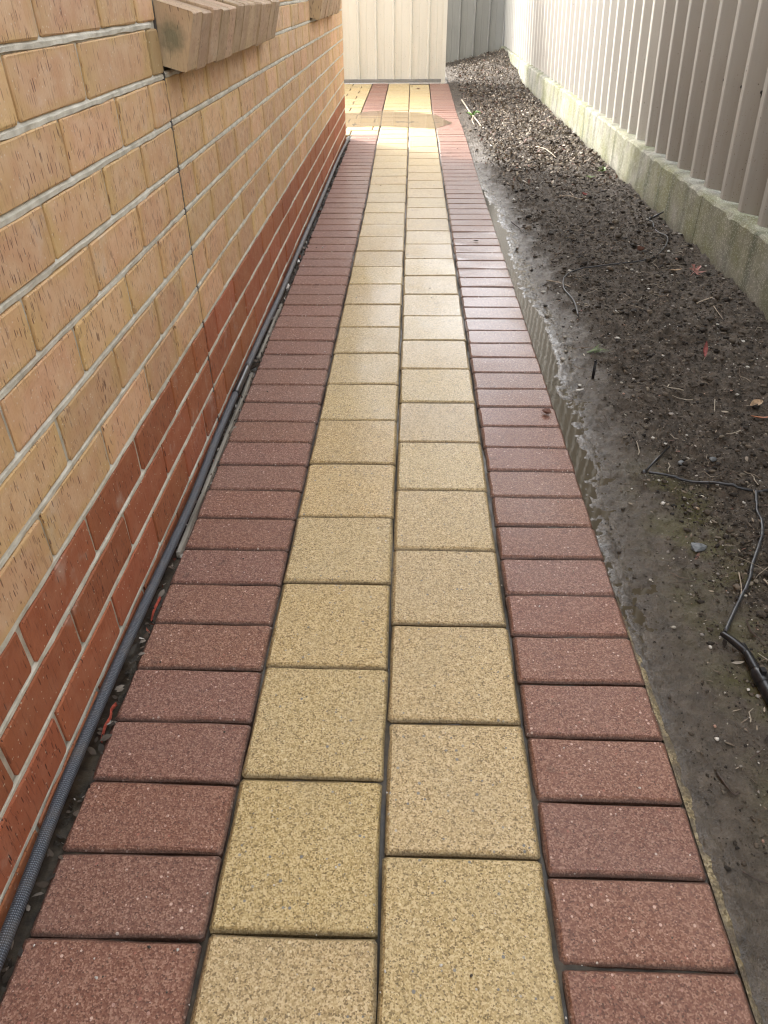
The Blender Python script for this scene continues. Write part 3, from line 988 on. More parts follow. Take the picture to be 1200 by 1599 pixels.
# ------------------------------------------------------------------ soil bed
CO = np.array([(-4, .43), (.44, .425), (.70, .425), (1.0, .425), (1.171, .432), (1.32, .438), (1.503, .445), (1.686, .470), (1.825, .483), (2.066, .467), (2.205, .497), (2.414, .507), (2.655, .494), (2.935, .458), (3.361, .468), (3.96, .478), (4.6, .445), (5.2, .42), (14, .42)]) * K
ME = np.array([(-4, .60), (.72, .585), (1.08, .595), (1.325, .55), (1.563, .565), (1.9, .55), (2.59, .60), (2.86, .575), (3.56, .565), (5.13, .49), (6, .46), (14, .46)]) * K
WZ = -0.0125
def soil_h(X, Y):
    X, Y = np.asarray(X, float), np.asarray(Y, float)
    co = np.interp(Y, CO[:, 1 - 1], CO[:, 1])
    me = np.interp(Y, ME[:, 0], ME[:, 1])
    edge = np.interp(Y, FAR, (np.array(LINES[4][1]) + LINES[4][0])) * K
    co = co - 0.006 + 0.014 * fbm(Y * 1.0, X * 0 + 3.3, 14, 3)
    d = X - co
    near = np.clip((1.05 * K - Y) / (0.25 * K), 0, 1)
    base = WZ + np.clip(d, -0.2, 0.10) * np.where(d < 0, 0.30, 0.085) + np.clip(d - 0.10, 0, 2) * 0.020 + np.where((d > -0.03) & (d < 0.03), 0.002 * np.clip((d + 0.03) / 0.03, 0, 1), 0)
    base = base + near * 0.006 - near * 0.011 * np.exp(-np.clip(X - edge, 0, 1) / 0.018)
    shore = np.exp(-(d / 0.035) ** 2) * np.clip((4.8 * K - Y) / 0.5, 0, 1) * np.clip((Y - 1.3 * K) / 0.4, 0, 1)
    base = base + shore * (0.007 * fbm(X, Y, 65, 3, .6))
    base = np.where(Y > 4.8 * K, np.maximum(base, -0.010 + 0.012 * np.clip(X - edge, 0, .5)), base)
    t = np.clip((X - me + 0.03 + 0.10 * fbm(X, Y, 13, 3)) / 0.13, 0, 1)
    base = base + t * 0.008
    base = base + (0.0045 + 0.015 * t) * fbm(X, Y, 9, 3) + (0.0042 + 0.009 * t) * fbm(X, Y, 38, 3)
    lump = np.abs(fbm(X + 3, Y, 55, 3, .6))
    base = base + t * (0.012 * lump)
    base = base + 0.0062 * fbm(X, Y, 60, 5, .62)
    m = np.clip((Y - 9.3 * K) / (2.6 * K), 0, 1)
    m = m * m * (3 - 2 * m)
    base = base + m * (0.035 + 0.14 * np.clip((X - 0.6 * K) / (0.7 * K), 0, 1)) * (1 + 0.5 * fbm(X, Y, 4, 3))
    return base, t, d
ys = []
yv = -2.5
while yv < 12.66 * K:
    ys.append(yv)
    yv += 0.10 if yv < 0.2 else 0.0042 * max(1.0, yv / 0.9)
xs = np.linspace(line_x(4, 0) - 0.0, PLX + 0.02, 200)
GX, GY = np.meshgrid(xs, ys)
edge = np.interp(GY, FAR, (np.array(LINES[4][1]) + LINES[4][0])) * K
GX = edge - 0.002 + (GX - xs[0]) / (xs[-1] - xs[0]) * (PLX + 0.02 - edge)
GZ, T, D = soil_h(GX, GY)
nx, ny = GX.shape[1], GX.shape[0]
idx = np.arange(nx * ny).reshape(ny, nx)
F = np.stack([idx[:-1, :-1], idx[:-1, 1:], idx[1:, 1:], idx[1:, :-1]], -1).reshape(-1, 4)
me = tri_mesh('garden_bed', np.stack([GX, GY, GZ], -1).reshape(-1, 3), F, M['soil'], smooth=True)
wet = np.clip(1.0 - T * 1.0 + 0.5 * fbm(GX, GY, 11, 4), 0, 1) * np.clip((7.0 * K - GY) / (1.5 * K), 0.0, 1)
at = me.attributes.new('wet', 'FLOAT', 'POINT')
at.data.foreach_set('value', wet.ravel().astype(np.float32))
moss = np.clip(1 - np.abs(GX - 0.62 * K) / (0.13 * K), 0, 1) * np.clip((1.7 * K - GY) / (0.3 * K), 0, 1)
at = me.attributes.new('shore', 'FLOAT', 'POINT')
shore = np.exp(-(np.clip(D, 0, 1) / 0.032)) * np.clip((5.6 * K - GY) / (1.0 * K), 0, 1)
at.data.foreach_set('value', shore.ravel().astype(np.float32))
at = me.attributes.new('moss', 'FLOAT', 'POINT')
at.data.foreach_set('value', (np.clip(moss * 1.6, 0, 1)).ravel().astype(np.float32))
bed = obj('garden_bed', me)
tag(bed, kind='structure')
# soil apron past the path end up to the grey fence
ap = obj('ground_apron', mesh('ground_apron', [(-3.2, 10.38 * K, -0.014), (0.43 * K, 10.38 * K, -0.014), (0.43 * K, 13 * K, -0.014), (-3.2, 13 * K, -0.014)], [(0, 1, 2, 3)], M['soil']))
tag(ap, kind='structure')

def sz(x, y):
    return float(soil_h(np.array([x]), np.array([y]))[0][0])

# muddy water along the path edge
wv, wf = [], []
for i, yy in enumerate(np.arange(0.9 * K, 4.75 * K, 0.03)):
    e = float(line_x(4, yy)) + 0.0005
    wv += [(e, yy, WZ + .0015), (e + 0.16, yy, WZ + .0015)]
    if i:
        k = len(wv) - 4
        wf.append((k, k + 1, k + 3, k + 2))
tag(obj('channel_water', mesh('channel_water', wv, wf, M['channel'])), kind='structure')

# sandy haunch along the outer pavers
hv, hf = [], []
for i, yy in enumerate(np.arange(-2.4, 1.25 * K, 0.02)):
    e = float(line_x(4, yy)) + 0.0006
    q = yy / K
    wd = np.interp(q, [-3, .40, .47, .6, .75, .95, 1.05, 1.3, 11], [.012, .014, .018, .024, .022, .016, .008, .004, .003]) * K + rnd.uniform(-.0025, .0025)
    top = np.interp(q, [-3, .3, .9, 1.2, 1.4, 11], [-.007, -.006, -.006, -.010, -.015, -.012])
    hv += [(e, yy, top + rnd.uniform(-.001, .001)), (e + wd * 0.6, yy, top - 0.002 + rnd.uniform(-.002, .001)), (e + wd * 1.25, yy, top - 0.022)]
    if i:
        k = len(hv) - 6
        hf += [(k + r_, k + 1 + r_, k + 4 + r_, k + 3 + r_) for r_ in (0, 1)]
tag(obj('concrete_haunch', mesh('concrete_haunch', hv, hf, M['haunch'], True)), kind='structure')
# gap soil between path and house
gv, gf = [], []
for i, yy in enumerate(np.arange(-2.4, 6.6 * K, 0.02)):
    for X in np.linspace(WALL_X - 0.02, -0.489 * K + 0.003, 6):
        gv.append((X, yy, -0.013 + 0.010 * float(fbm(np.array([X]), np.array([yy]), 30, 3)[0])))
    if i:
        k = len(gv) - 12
        gf += [(k + q, k + 1 + q, k + 7 + q, k + 6 + q) for q in range(5)]
tag(obj('gap_soil', mesh('gap_soil', gv, gf, M['bed'])), kind='structure')

# ------------------------------------------------------------------ crumbs, litter, pebbles (nobody could count them)
ICO = None
def ico():
    t = (1 + 5 ** .5) / 2
    v = np.array([(-1, t, 0), (1, t, 0), (-1, -t, 0), (1, -t, 0), (0, -1, t), (0, 1, t), (0, -1, -t), (0, 1, -t), (t, 0, -1), (t, 0, 1), (-t, 0, -1), (-t, 0, 1)], float)
    v /= np.linalg.norm(v[0])
    f = np.array([(0, 11, 5), (0, 5, 1), (0, 1, 7), (0, 7, 10), (0, 10, 11), (1, 5, 9), (5, 11, 4), (11, 10, 2), (10, 7, 6), (7, 1, 8), (3, 9, 4), (3, 4, 2), (3, 2, 6), (3, 6, 8), (3, 8, 9), (4, 9, 5), (2, 4, 11), (6, 2, 10), (8, 6, 7), (9, 8, 1)])
    return v, f
def lumps(name, X, Y, S, tint, mat, flat=0.65, sink=0.2, jit=0.28, Zs=None):
    v, f = ico()
    n = len(X)
    Z = soil_h(X, Y)[0] if Zs is None else Zs
    P = np.repeat(v[None], n, 0) * (1 + rng.uniform(-jit, jit, (n, 12, 1)))
    sc = S[:, None] * np.stack([rng.uniform(.7, 1.3, n), rng.uniform(.7, 1.3, n), rng.uniform(.6, 1.1, n) * flat], -1)
    P = P * sc[:, None]
    a = rng.uniform(0, 6.28, n)
    c, s = np.cos(a)[:, None], np.sin(a)[:, None]
    x, y = P[..., 0] * c - P[..., 1] * s, P[..., 0] * s + P[..., 1] * c
    P = np.stack([x + X[:, None], y + Y[:, None], P[..., 2] + (Z + S * flat * (1 - sink) * .6)[:, None]], -1)
    Fs = (f[None] + (np.arange(n) * 12)[:, None, None]).reshape(-1, 3)
    o = obj(name, tri_mesh(name, P.reshape(-1, 3), Fs, mat, np.repeat(tint, 12, 0)))
    return tag(o, kind='stuff')
def samp(n, y0, y1, pw, xlo, xhi):
    u = rng.random(n)
    a, b = y0 ** (1 - pw), y1 ** (1 - pw)
    Y = (a + u * (b - a)) ** (1 / (1 - pw))
    X = xlo + (xhi - xlo) * rng.random(n)
    return X, Y
def pal(n, cols, p, var=0.35):
    c = np.array(cols)[rng.choice(len(cols), n, p=p)]
    return c * (1 + rng.uniform(-var, var, (n, 1)))
X, Y = samp(44000, .55 * K, 12.6 * K, 1.45, 0.45 * K, PLX - 0.004)
_, T, D_ = soil_h(X, Y)
keep = (rng.random(len(X)) < (0.22 + 0.78 * T ** 1.5)) & (D_ > 0.018)
X, Y = X[keep], Y[keep]
S = 0.0016 * rng.pareto(2.6, len(X)) + 0.0016
S = np.minimum(S * .9, 0.0085) * np.clip(Y / 1.8, 1, 1.7) * np.where(T[keep] < .5, .6, 1)
lumps('soil_crumbs', X, Y, S, pal(len(X), [(.026, .0195, .0138), (.072, .055, .039), (.125, .098, .071), (.22, .185, .14)], [.34, .36, .24, .06]), M['clod'], 0.62, sink=.35, jit=0.42)

X, Y = samp(1300, .55 * K, 12.3 * K, 1.3, 0.50 * K, PLX - 0.01)
S = np.clip(0.0014 * rng.pareto(2.4, len(X)) + 0.0012, 0, 0.0055) * np.clip(Y / 1.5, 1, 1.7)
lumps('small_pebbles', X, Y, S, pal(len(X), [(.62, .59, .53), (.42, .38, .32), (.30, .27, .24), (.45, .27, .2)], [.34, .32, .26, .08], .2), M['pebble'], 0.6)

def flakes(name, X, Y, L, W, tint, mat, lift=0.004, tilt=0.5, Zs=None):
    n = len(X)
    Z = soil_h(X, Y)[0] if Zs is None else Zs
    # six-point curled leaf chip
    uv = np.array([(-1, 0), (-.3, .9), (.45, .8), (1, 0), (.4, -.85), (-.35, -.8)], float)
    P = np.zeros((n, 6, 3))
    P[..., 0] = uv[:, 0] * L[:, None] / 2 * (1 + rng.uniform(-.25, .25, (n, 6)))
    P[..., 1] = uv[:, 1] * W[:, None] / 2 * (1 + rng.uniform(-.3, .3, (n, 6)))
    curl = rng.uniform(-.6, 1.3, (n, 1))
    P[..., 2] = curl * (uv[:, 1] ** 2) * W[:, None] * .45 + rng.uniform(-.3, .6, (n, 1)) * (uv[:, 0] ** 2) * L[:, None] * .2
    ax, ay, az = rng.normal(0, tilt, n), rng.normal(0, tilt, n), rng.uniform(0, 6.28, n)
    def rot(P, a, i, j):
        c, s = np.cos(a)[:, None], np.sin(a)[:, None]
        p, q = P[..., i] * c - P[..., j] * s, P[..., i] * s + P[..., j] * c
        P[..., i], P[..., j] = p, q
    rot(P, ax, 1, 2); rot(P, ay, 0, 2); rot(P, az, 0, 1)
    P[..., 2] -= np.minimum(P[..., 2].min(1), 0)[:, None] * 0.8
    P += np.stack([X, Y, Z + rng.uniform(0, lift, n)], -1)[:, None]
    f = np.array([(0, 4, 5), (0, 1, 2), (0, 2, 3), (0, 3, 4)])
    f = np.array([(0, 1, 5), (1, 2, 4), (1, 4, 5), (2, 3, 4)])
    Fs = (f[None] + (np.arange(n) * 6)[:, None, None]).reshape(-1, 3)
    o = obj(name, tri_mesh(name, P.reshape(-1, 3), Fs, mat, np.repeat(tint, 6, 0)))
    return tag(o, kind='stuff')
LC = [(.105, .075, .052), (.18, .14, .10), (.32, .265, .20), (.055, .040, .030), (.15, .075, .055), (.48, .43, .35)]
# mulch towards the far end
X, Y = samp(15000, 4.3 * K, 12.6 * K, 1.05, 0.44 * K, PLX - 0.01)
edge_f = 0.50 * K + 0.06 * rng.random(len(X))
dens = np.clip((Y - 4.6 * K) / (0.9 * K), 0.03, 1) * np.clip((X - edge_f) / 0.10 + .05, 0.06, 1)
keep = rng.random(len(X)) < dens
X, Y = X[keep], Y[keep]
L = rng.uniform(.010, .034, len(X))
flakes('leaf_litter', X, Y, L, L * rng.uniform(.3, .65, len(X)), pal(len(X), LC, [.26, .27, .17, .16, .06, .08]), M['litter'], 0.010, 0.5)
# scattered bits over the near soil
X, Y = samp(16000, .55 * K, 5.2 * K, 1.4, 0.52 * K, PLX - 0.008)
L = np.clip(0.003 * rng.pareto(2.2, len(X)) + 0.003, 0, .022)
_, T, _ = soil_h(X, Y)
keep = (rng.random(len(X)) < 0.30 + .70 * T) & (soil_h(X, Y)[2] > .02)
X, Y, L = X[keep], Y[keep], L[keep]
flakes('leaf_scraps', X, Y, L, L * rng.uniform(.10, .5, len(X)), pal(len(X), LC, [.27, .28, .16, .20, .05, .04]), M['litter'], 0.003, 0.35)
# gap debris beside the hose
X = -0.495 * K + rng.uniform(-.012, .012, 900)
Y = rng.uniform(.36 * K, 6.4 * K, 900)
L = rng.uniform(.004, .022, 900)
flakes('gap_debris', X, Y, L, L * .5, pal(900, [(.04, .032, .024), (.10, .075, .055), (.26, .22, .18), (.55, .51, .45), (.25, .08, .05)], [.46, .32, .13, .05, .04]), M['litter'], 0.010, .5, Zs=np.full(900, -0.010))
# fine grit on the pavers
X = rng.uniform(-.48 * K, .42 * K, 420); Y = samp(420, .36 * K, 9 * K, 1.2, 0, 1)[1]
S = np.clip(0.0006 * rng.pareto(2.5, 420) + 0.0005, 0, .0022) * np.clip(Y / 1.5, 1, 1.8)
lumps('paver_grit', X, Y, S, pal(420, [(.7, .66, .6), (.06, .05, .04), (.35, .3, .24)], [.5, .3, .2], .15), M['pebble'], .7, .1, Zs=np.full(420, 0.0004) - np.array([dip(q) for q in Y]))
# thin twigs and roots
tw = []
for i in range(330):
    X1, Y1 = samp(1, .6 * K, 12 * K, 1.15, 0.55 * K, PLX - 0.04)
    x, yv = float(X1[0]), float(Y1[0])
    l = rnd.uniform(.02, .075)
    a = rnd.uniform(0, 6.28)
    p = []
    for t in (-.5, -.17, .17, .5):
        q = (x + math.cos(a) * l * t + rnd.uniform(-.004, .004), yv + math.sin(a) * l * t + rnd.uniform(-.004, .004))
        q = (min(q[0], PLX - .006), q[1])
        p.append((q[0], q[1], sz(*q) + 0.004 + rnd.uniform(0, .004)))
    r0 = rnd.uniform(.0007, .0017)
    v, f = tube_vf(p, [r0, r0, r0 * .8, r0 * .4], 4)
    n = len(v)
    tw.append((v, f, rnd.choice([(.30, .25, .19), (.19, .14, .10), (.09, .065, .05), (.42, .37, .29)])))
V, F = join_vf([(a, b) for a, b, c in tw])
me = mesh('twigs', V, F, M['litter'])
a_ = me.attributes.new('tint', 'FLOAT_COLOR', 'POINT')
cc = np.ones((len(V), 4), np.float32)
k = 0
for v, f, c in tw:
    cc[k:k + len(v), :3] = c
    k += len(v)
a_.data.foreach_set('color', cc.ravel())
tag(obj('fine_twigs', me), kind='stuff')

# ------------------------------------------------------------------ hose and timber in the gap
def tube_obj(name, pts, r, mat, parent=None, n=8, k=6, uv=False, loc=(0, 0, 0)):
    p = smooth_path(pts, k)
    rr = r
    if isinstance(r, (list, tuple)):
        rr = list(np.interp(np.linspace(0, 1, len(p)), np.linspace(0, 1, len(r)), r))
    V, F = tube_vf(p, rr, n)
    V = [v - Vector(loc) for v in V]
    me = mesh(name, V, F, mat, True)
    if uv:
        L = [0]
        for a, b in zip(p[:-1], p[1:]):
            L.append(L[-1] + (b - a).length)
        ul = me.uv_layers.new(name='UVMap')
        i = 0
        for poly in me.polygons:
            js = [me.loops[q].vertex_index for q in poly.loop_indices]
            wrap = max(q % n for q in js) == n - 1 and min(q % n for q in js) == 0
            for q, vi in zip(poly.loop_indices, js):
                u = (vi % n) / n
                if wrap and vi % n == 0:
                    u = 1.0
                ul.data[q].uv = (u, L[vi // n])
    return obj(name, me, parent, loc)
hz = [(-.499, -2.4, .020), (-.500, -.5, .020), (-.500, .30, .022), (-.501, .446, .024), (-.5075, .61, .026), (-.508, .814, .028), (-.506, 1.055, .026), (-.502, 1.384, .024), (-.507, 1.7, .026), (-.5075, 2.0, .026),
      (-.507, 2.44, .024), (-.503, 2.8, .022), (-.505, 3.4, .022), (-.504, 4.4, .020), (-.506, 5.5, .018), (-.500, 6.2, .012), (-.497, 6.45, .008)]
hose = empty('garden_hose', (-.505 * K, 1.0, .02))
tag(hose, 'blue grey woven garden hose lying along the foot of the brick wall', 'hose')
hl = tuple(hose.location)
o = tube_obj('hose_tube', [(a * K + .0005, b * K, c * K) for a, b, c in hz], 0.0090, M['hose'], hose, 12, 8, True, hl)
o.location = (0, 0, 0)
cpl = tube_obj('coupling', [(-.507 * K, 1.93 * K, .026 * K), (-.507 * K, 1.99 * K, .026 * K), (-.507 * K, 2.06 * K, .025 * K), (-.507 * K, 2.12 * K, .025 * K)], [.0100, .0112, .0098, .0112, .0100], M['black'], hose, 12, 4, False, hl)
cpl.location = (0, 0, 0)
def board(y0, y1, x, ztop, yaw, label, seed):
    r = random.Random(seed)
    V, F = [], []
    n = 14
    for i in range(n + 1):
        t = i / n
        yy = (t - .5) * (y1 - y0)
        j = lambda q: r.uniform(-q, q)
        V += [(-.0045, yy, -.05), (-.0045 + j(.0006), yy, -.001), (-.003, yy, j(.0008)), (.003, yy, j(.0008)), (.0045 + j(.0006), yy, -.001), (.0045, yy, -.05)]
        if i:
            k = len(V) - 12
            F += [(k + q, k + 6 + q, k + 7 + q, k + q + 1) for q in range(5)]
    m = len(V) - 6
    F += [(0, 1, 2, 3, 4, 5), tuple(m + q for q in (5, 4, 3, 2, 1, 0))]
    o = obj('timber_board', mesh('timber_board', V, F, M['timber']), None, (x, (y0 + y1) / 2, ztop), (0, 0, yaw))
    tag(o, label, 'board')
board(1.22 * K, 2.12 * K, -.4935 * K, .006, .002, 'longer weathered grey timber edging board wedged between the hose and red pavers', 3)
board(2.24 * K, 2.74 * K, -.4945 * K, .004, -.006, 'short grey timber edging board beyond the black hose coupling', 4)
# torn orange-red membrane in the gap
def ribbon(pts, w, mat, label, name='membrane_scrap'):
    V, F = [], []
    p = smooth_path([(a * K, b * K, c) for a, b, c in pts], 5)
    r = random.Random(len(label))
    for i, q in enumerate(p):
        V += [(q.x, q.y, q.z), (q.x + w * .35 + r.uniform(-.001, .001), q.y + r.uniform(-.002, .002), q.z - w * .8), (q.x + w * .2, q.y, q.z - w * 1.4)]
        if i:
            k = len(V) - 6
            F += [(k, k + 1, k + 4, k + 3), (k + 1, k + 2, k + 5, k + 4)]
    c = Vector(V[len(V) // 2])
    o = obj(name, mesh(name, [Vector(v) - c for v in V], F, mat), None, c)
    tag(o, label, 'membrane')
ribbon([(-.4965, .74, -.002), (-.4975, .765, .004), (-.496, .785, .002), (-.4975, .80, .006), (-.497, .82, -.002)], .006, M['membrane'], 'torn orange red membrane scrap sticking up between hose and pavers')
ribbon([(-.496, 1.02, -.003), (-.4975, 1.05, .002), (-.497, 1.09, -.002)], .006, M['membrane'], 'smaller orange red membrane scrap below the red bricks further along the gap')

# ------------------------------------------------------------------ irrigation
def gp(x, y, dz=0.003):
    return (x * K, y * K, sz(x * K, y * K) + dz)
def tubing(pts, r, label, dz=.004, mat='tube', lifts=None):
    p = [gp(a, b, dz + (lifts[i] if lifts else 0)) for i, (a, b) in enumerate(pts)]
    c = p[len(p) // 2]
    p = smooth_path(p, 6)
    p = [Vector((q.x, q.y, max(q.z, sz(q.x, q.y) + r * .9))) for q in p]
    V, F = tube_vf(p, r, 7)
    o = obj('irrigation_tube', mesh('irrigation_tube', [v - Vector(c) for v in V], F, M[mat], True), None, c)
    return tag(o, label, 'tube')
tubing([(.611, 2.60), (.624, 2.757), (.612, 2.922), (.647, 3.072), (.716, 3.147), (.843, 3.174), (.96, 3.21), (1.056, 3.264), (1.149, 3.424), (1.193, 3.565), (1.192, 3.727), (1.196, 3.88)],
       .0028, 'long curving thin black irrigation tube lying across the soil', .006)
tubing([(.600, 1.558), (.638, 1.541), (.693, 1.517), (.745, 1.488), (.798, 1.467), (.857, 1.463), (.95, 1.47)], .0030, 'straight thin black irrigation tube running in from the black spike', .006)
tubing([(.823, 1.463), (.805, 1.405), (.782, 1.319), (.756, 1.262), (.718, 1.197), (.687, 1.137), (.647, 1.079), (.602, 1.01)], .0036, 'black irrigation tube branching towards the thick pipe fitting', .006)
def spike(a, b, r, label, lift, name='irrigation_spike'):
    p0, p1 = Vector(gp(*a, .002)), Vector(gp(*b, lift))
    e = empty(name, p0)
    tag(e, label, 'spike')
    d = p1 - p0
    V, F = tube_vf([(0, 0, 0), d * .5, d], [r, r, r * .8], 6)
    obj('shaft', mesh('shaft', V, F, M['black'], True), e)
    V, F = tube_vf([d * -.04 - Vector((0, 0, .002)), d * .03, d * .1], [r * 2.1, r * 2.3, r * 1.4], 8)
    obj('head', mesh('head', V, F, M['black'], True), e)
    return e
def upright(a, h, r, lean, label):
    p0 = Vector(gp(*a, -.01))
    e = empty('irrigation_stake', p0)
    tag(e, label, 'stake')
    top = Vector((lean[0], lean[1], h + .01))
    V, F = join_vf([tube_vf([(0, 0, 0), top], r, 6), tube_vf([Vector((r * 1.7, 0, 0)), top + Vector((r * 1.7, 0, -.002))], r * .7, 6)])
    obj('shaft', mesh('shaft', V, F, M['black'], True), e)
    V, F = tube_vf([top * .97, top * 1.03], [r * 1.4, r * 1.2], 6)
    obj('head', mesh('head', V, F, M['black'], True), e)
upright((.569, 2.113), .052, .0026, (.002, .006), 'short black stake standing upright in the mud beside the muddy water')
spike((.589, 1.564), (.683, 1.68), .0030, 'black spike lying slanted where the straight tube starts', .010)
spike((1.200, 3.90), (1.372, 4.02), .0040, 'long black spike leaning on the concrete plinth at the tube end', .050)
# thick poly pipe with elbow and clamp
fit = empty('irrigation_pipe', gp(.60, .95))
tag(fit, 'thick black irrigation pipe with ratchet clamp half buried in the soil', 'pipe')
fo = Vector(fit.location)
def fp(x, y, dz):
    return Vector(gp(x, y, dz)) - fo
def part_tube(name, pts, r, n=14):
    p = smooth_path(pts, 4)
    rr = list(np.interp(np.linspace(0, 1, len(p)), np.linspace(0, 1, len(r)), r)) if isinstance(r, list) else r
    V, F = tube_vf(p, rr, n)
    return obj(name, mesh(name, V, F, M['black'], True), fit)
zl = sz(.61 * K, .85 * K) - fo.z
P0, P1 = Vector((.616 * K, .892 * K, 0)), Vector((.628 * K, .72 * K, 0))
fz = lambda p, z: Vector((p.x - fo.x, p.y - fo.y, zl + z))
part_tube('pipe', [fz(P0, .010), fz(P0.lerp(P1, .5), .010), fz(P1, .010), fz(P0.lerp(P1, 2.5), .010)], .0118)
part_tube('clamp', [fz(P0.lerp(P1, -.06), .011), fz(P0.lerp(P1, .03), .011), fz(P0.lerp(P1, .12), .011)], [.0095, .0130, .0130, .0125])
part_tube('barb', [fz(P0.lerp(P1, -.40), .013), fz(P0.lerp(P1, -.25), .013), fz(P0.lerp(P1, -.05), .011)], [.006, .0065, .0075, .0085])
part_tube('elbow', [fz(P0.lerp(P1, -.30), .013), fz(P0.lerp(P1, -.42) + Vector((-.012, .004, 0)), .014), fz(P0.lerp(P1, -.50) + Vector((-.022, .014, 0)), .010)], [.007, .0068, .005])
lug = join_vf([box_vf(-.004, .004, -.005, .005, -.004, .006)])
o = obj('clamp_lug', mesh('clamp_lug', *lug, M['black']), fit, fz(P0.lerp(P1, .03), .024))

# ------------------------------------------------------------------ single leaves, stones, sticks, seedlings
def leaf(xy, L, W, rz, mat, label, curl=.5, tilt=(0, 0), z=None, dz=.003, bend=.3):
    n = 7
    V, F = [], []
    r = random.Random(len(label) * 3 + int(L * 1e4))
    for i in range(n + 1):
        t = i / n
        w = W / 2 * (math.sin(math.pi * min(1, t * .94 + .03)) ** .8) * (1 + r.uniform(-.12, .12))
        x = (t - .5) * L
        zb = bend * L * (t - .5) ** 2 * 1.6
        V += [(x, -w, zb + curl * w * .9), (x, -w * .5, zb + curl * w * .22), (x, 0, zb - .0006), (x, w * .5, zb + curl * w * .22), (x, w, zb + curl * w * .9)]
        if i:
            k = len(V) - 10
            F += [(k + q, k + 5 + q, k + 6 + q, k + 1 + q) for q in range(4)]
    p = gp(*xy, dz) if z is None else (xy[0] * K, xy[1] * K, z)
    o = obj('leaf', mesh('leaf', V, F, M[mat], True), None, p, (tilt[0], tilt[1], rz))
    v, f = tube_vf([(-L * .5, 0, bend * L * .4), (-L * .62, .002, bend * L * .45), (-L * .72, .004, bend * L * .35)], [.0009, .0008, .0006], 5)
    obj('leaf_stalk', mesh('leaf_stalk', v, f, M['wood']), o)
    return tag(o, label, 'leaf')
def maple(xy, s, rz, mat, label, tilt=(0, 0), dz=.008, crumple=.5):
    V, F = [(0, 0, 0)], []
    r = random.Random(int(s * 1e4) + 5)
    lobes = 5
    k = 0
    for i in range(lobes):
        a = R(-110 + 55 * i)
        Lb = s * (1.0 if i == 2 else .85 if i in (1, 3) else .6)
        for da, q in ((-.30, .38), (-.20, .66), (0, 1.0), (.20, .66), (.30, .38)):
            rad = Lb * q
            V.append((math.cos(a + da) * rad, math.sin(a + da) * rad, crumple * rad * r.uniform(.05, .75)))
    n = len(V) - 1
    for i in range(1, n):
        F.append((0, i, i + 1))
    o = obj('leaf', mesh('leaf', V, F, M[mat]), None, gp(*xy, dz), (tilt[0], tilt[1], rz))
    v, f = tube_vf([(0, 0, 0), (-s * .5, .002, .006), (-s * .9, .0, .002)], [.0011, .0009, .0007], 5)
    obj('leaf_stalk', mesh('leaf_stalk', v, f, M[mat]), o)
    return tag(o, label, 'leaf')
leaf((.392, 1.872), .026, .021, 2.5, 'leaf_brown', 'curled brown dead leaf lying on a red paver near the water', 1.2, z=.003, bend=.5)
leaf((.987, 1.905), .040, .020, .35, 'leaf_tan', 'pale tan curled leaf on the soil just behind the orange leaf', .9, (.3, -.2), dz=.008)
leaf((.968, 1.825), .046, .022, 3.0, 'leaf_orange', 'orange brown pointed leaf lying flat on the dark soil', .3, (.35, 0), dz=.009)
leaf((.978, 4.46), .050, .026, .8, 'leaf_red', 'dark red leaf on the soil near the sunny mulch', .5, (.4, .2), dz=.010)
leaf((1.02, 3.36), .05, .03, 1.9, 'leaf_brown', 'crumpled brown leaf beside the curving irrigation tube', 1.0, (.5, .4), dz=.014)
leaf((.955, 2.26), .05, .012, 1.4, 'leaf_red', 'narrow dark red leaf standing up from the soil', .4, (0, -.9), dz=.016)
leaf((1.09, 3.07), .055, .014, .15, 'leaf_tan', 'long narrow tan leaf lying left of the maple leaf', .6, dz=.010)
maple((1.165, 3.055), .046, .9, 'leaf_pink', 'faded red maple leaf with pointed lobes near the plinth', (.5, -.2), .012, .7)
maple((.945, 1.60), .030, 2.3, 'leaf_red', 'small dark red maple leaf beside the irrigation tube at the photo edge', (.2, .3), .008, .6)
leaf((.311, 3.588), .022, .010, .3, 'root', 'tiny black bark fragment on a red paver', .8, z=.003)
leaf((.066, 9.75), .05, .03, .5, 'leaf_brown', 'dark brown leaf on the yellow pavers near the cream fence', .5, z=.004)
leaf((-.01, 10.0), .04, .02, 2.2, 'leaf_brown', 'smaller dark leaf lying close to the cream fence foot', .5, z=.004)

def stone(xy, sx, sy, szz, mat, label, seed, dz=.0, name='stone', rz=0.0):
    v, f = ico()
    r = np.random.default_rng(seed)
    P = v * (1 + r.uniform(-.22, .22, (12, 1))) * np.array([sx, sy, szz]) / 2
    o = obj(name, mesh(name, P, f, M[mat]), None, Vector(gp(*xy, dz)) + Vector((0, 0, szz * .25)), (0, 0, rz))
    return tag(o, label, 'stone')
stone((.632, 1.265), .036, .030, .014, 'stone', 'flat angular blue grey stone beside the mossy patch', 4, .002)
stone((.700, 1.62), .022, .016, .010, 'stone', 'small dark grey stone chip behind the slanted spike', 9, .002)
stone((.765, 1.60), .020, .018, .012, 'stone', 'small blue grey stone further along the straight tube', 12, .002)
stone((.600, 1.43), .010, .010, .008, 'white', 'small round pale pebble in front of the straight tube', 15, .002, 'pebble')
stone((.668, 1.40), .014, .010, .008, 'leaf_tan', 'small tan pebble between tube and blue grey stone', 18, .002, 'pebble')
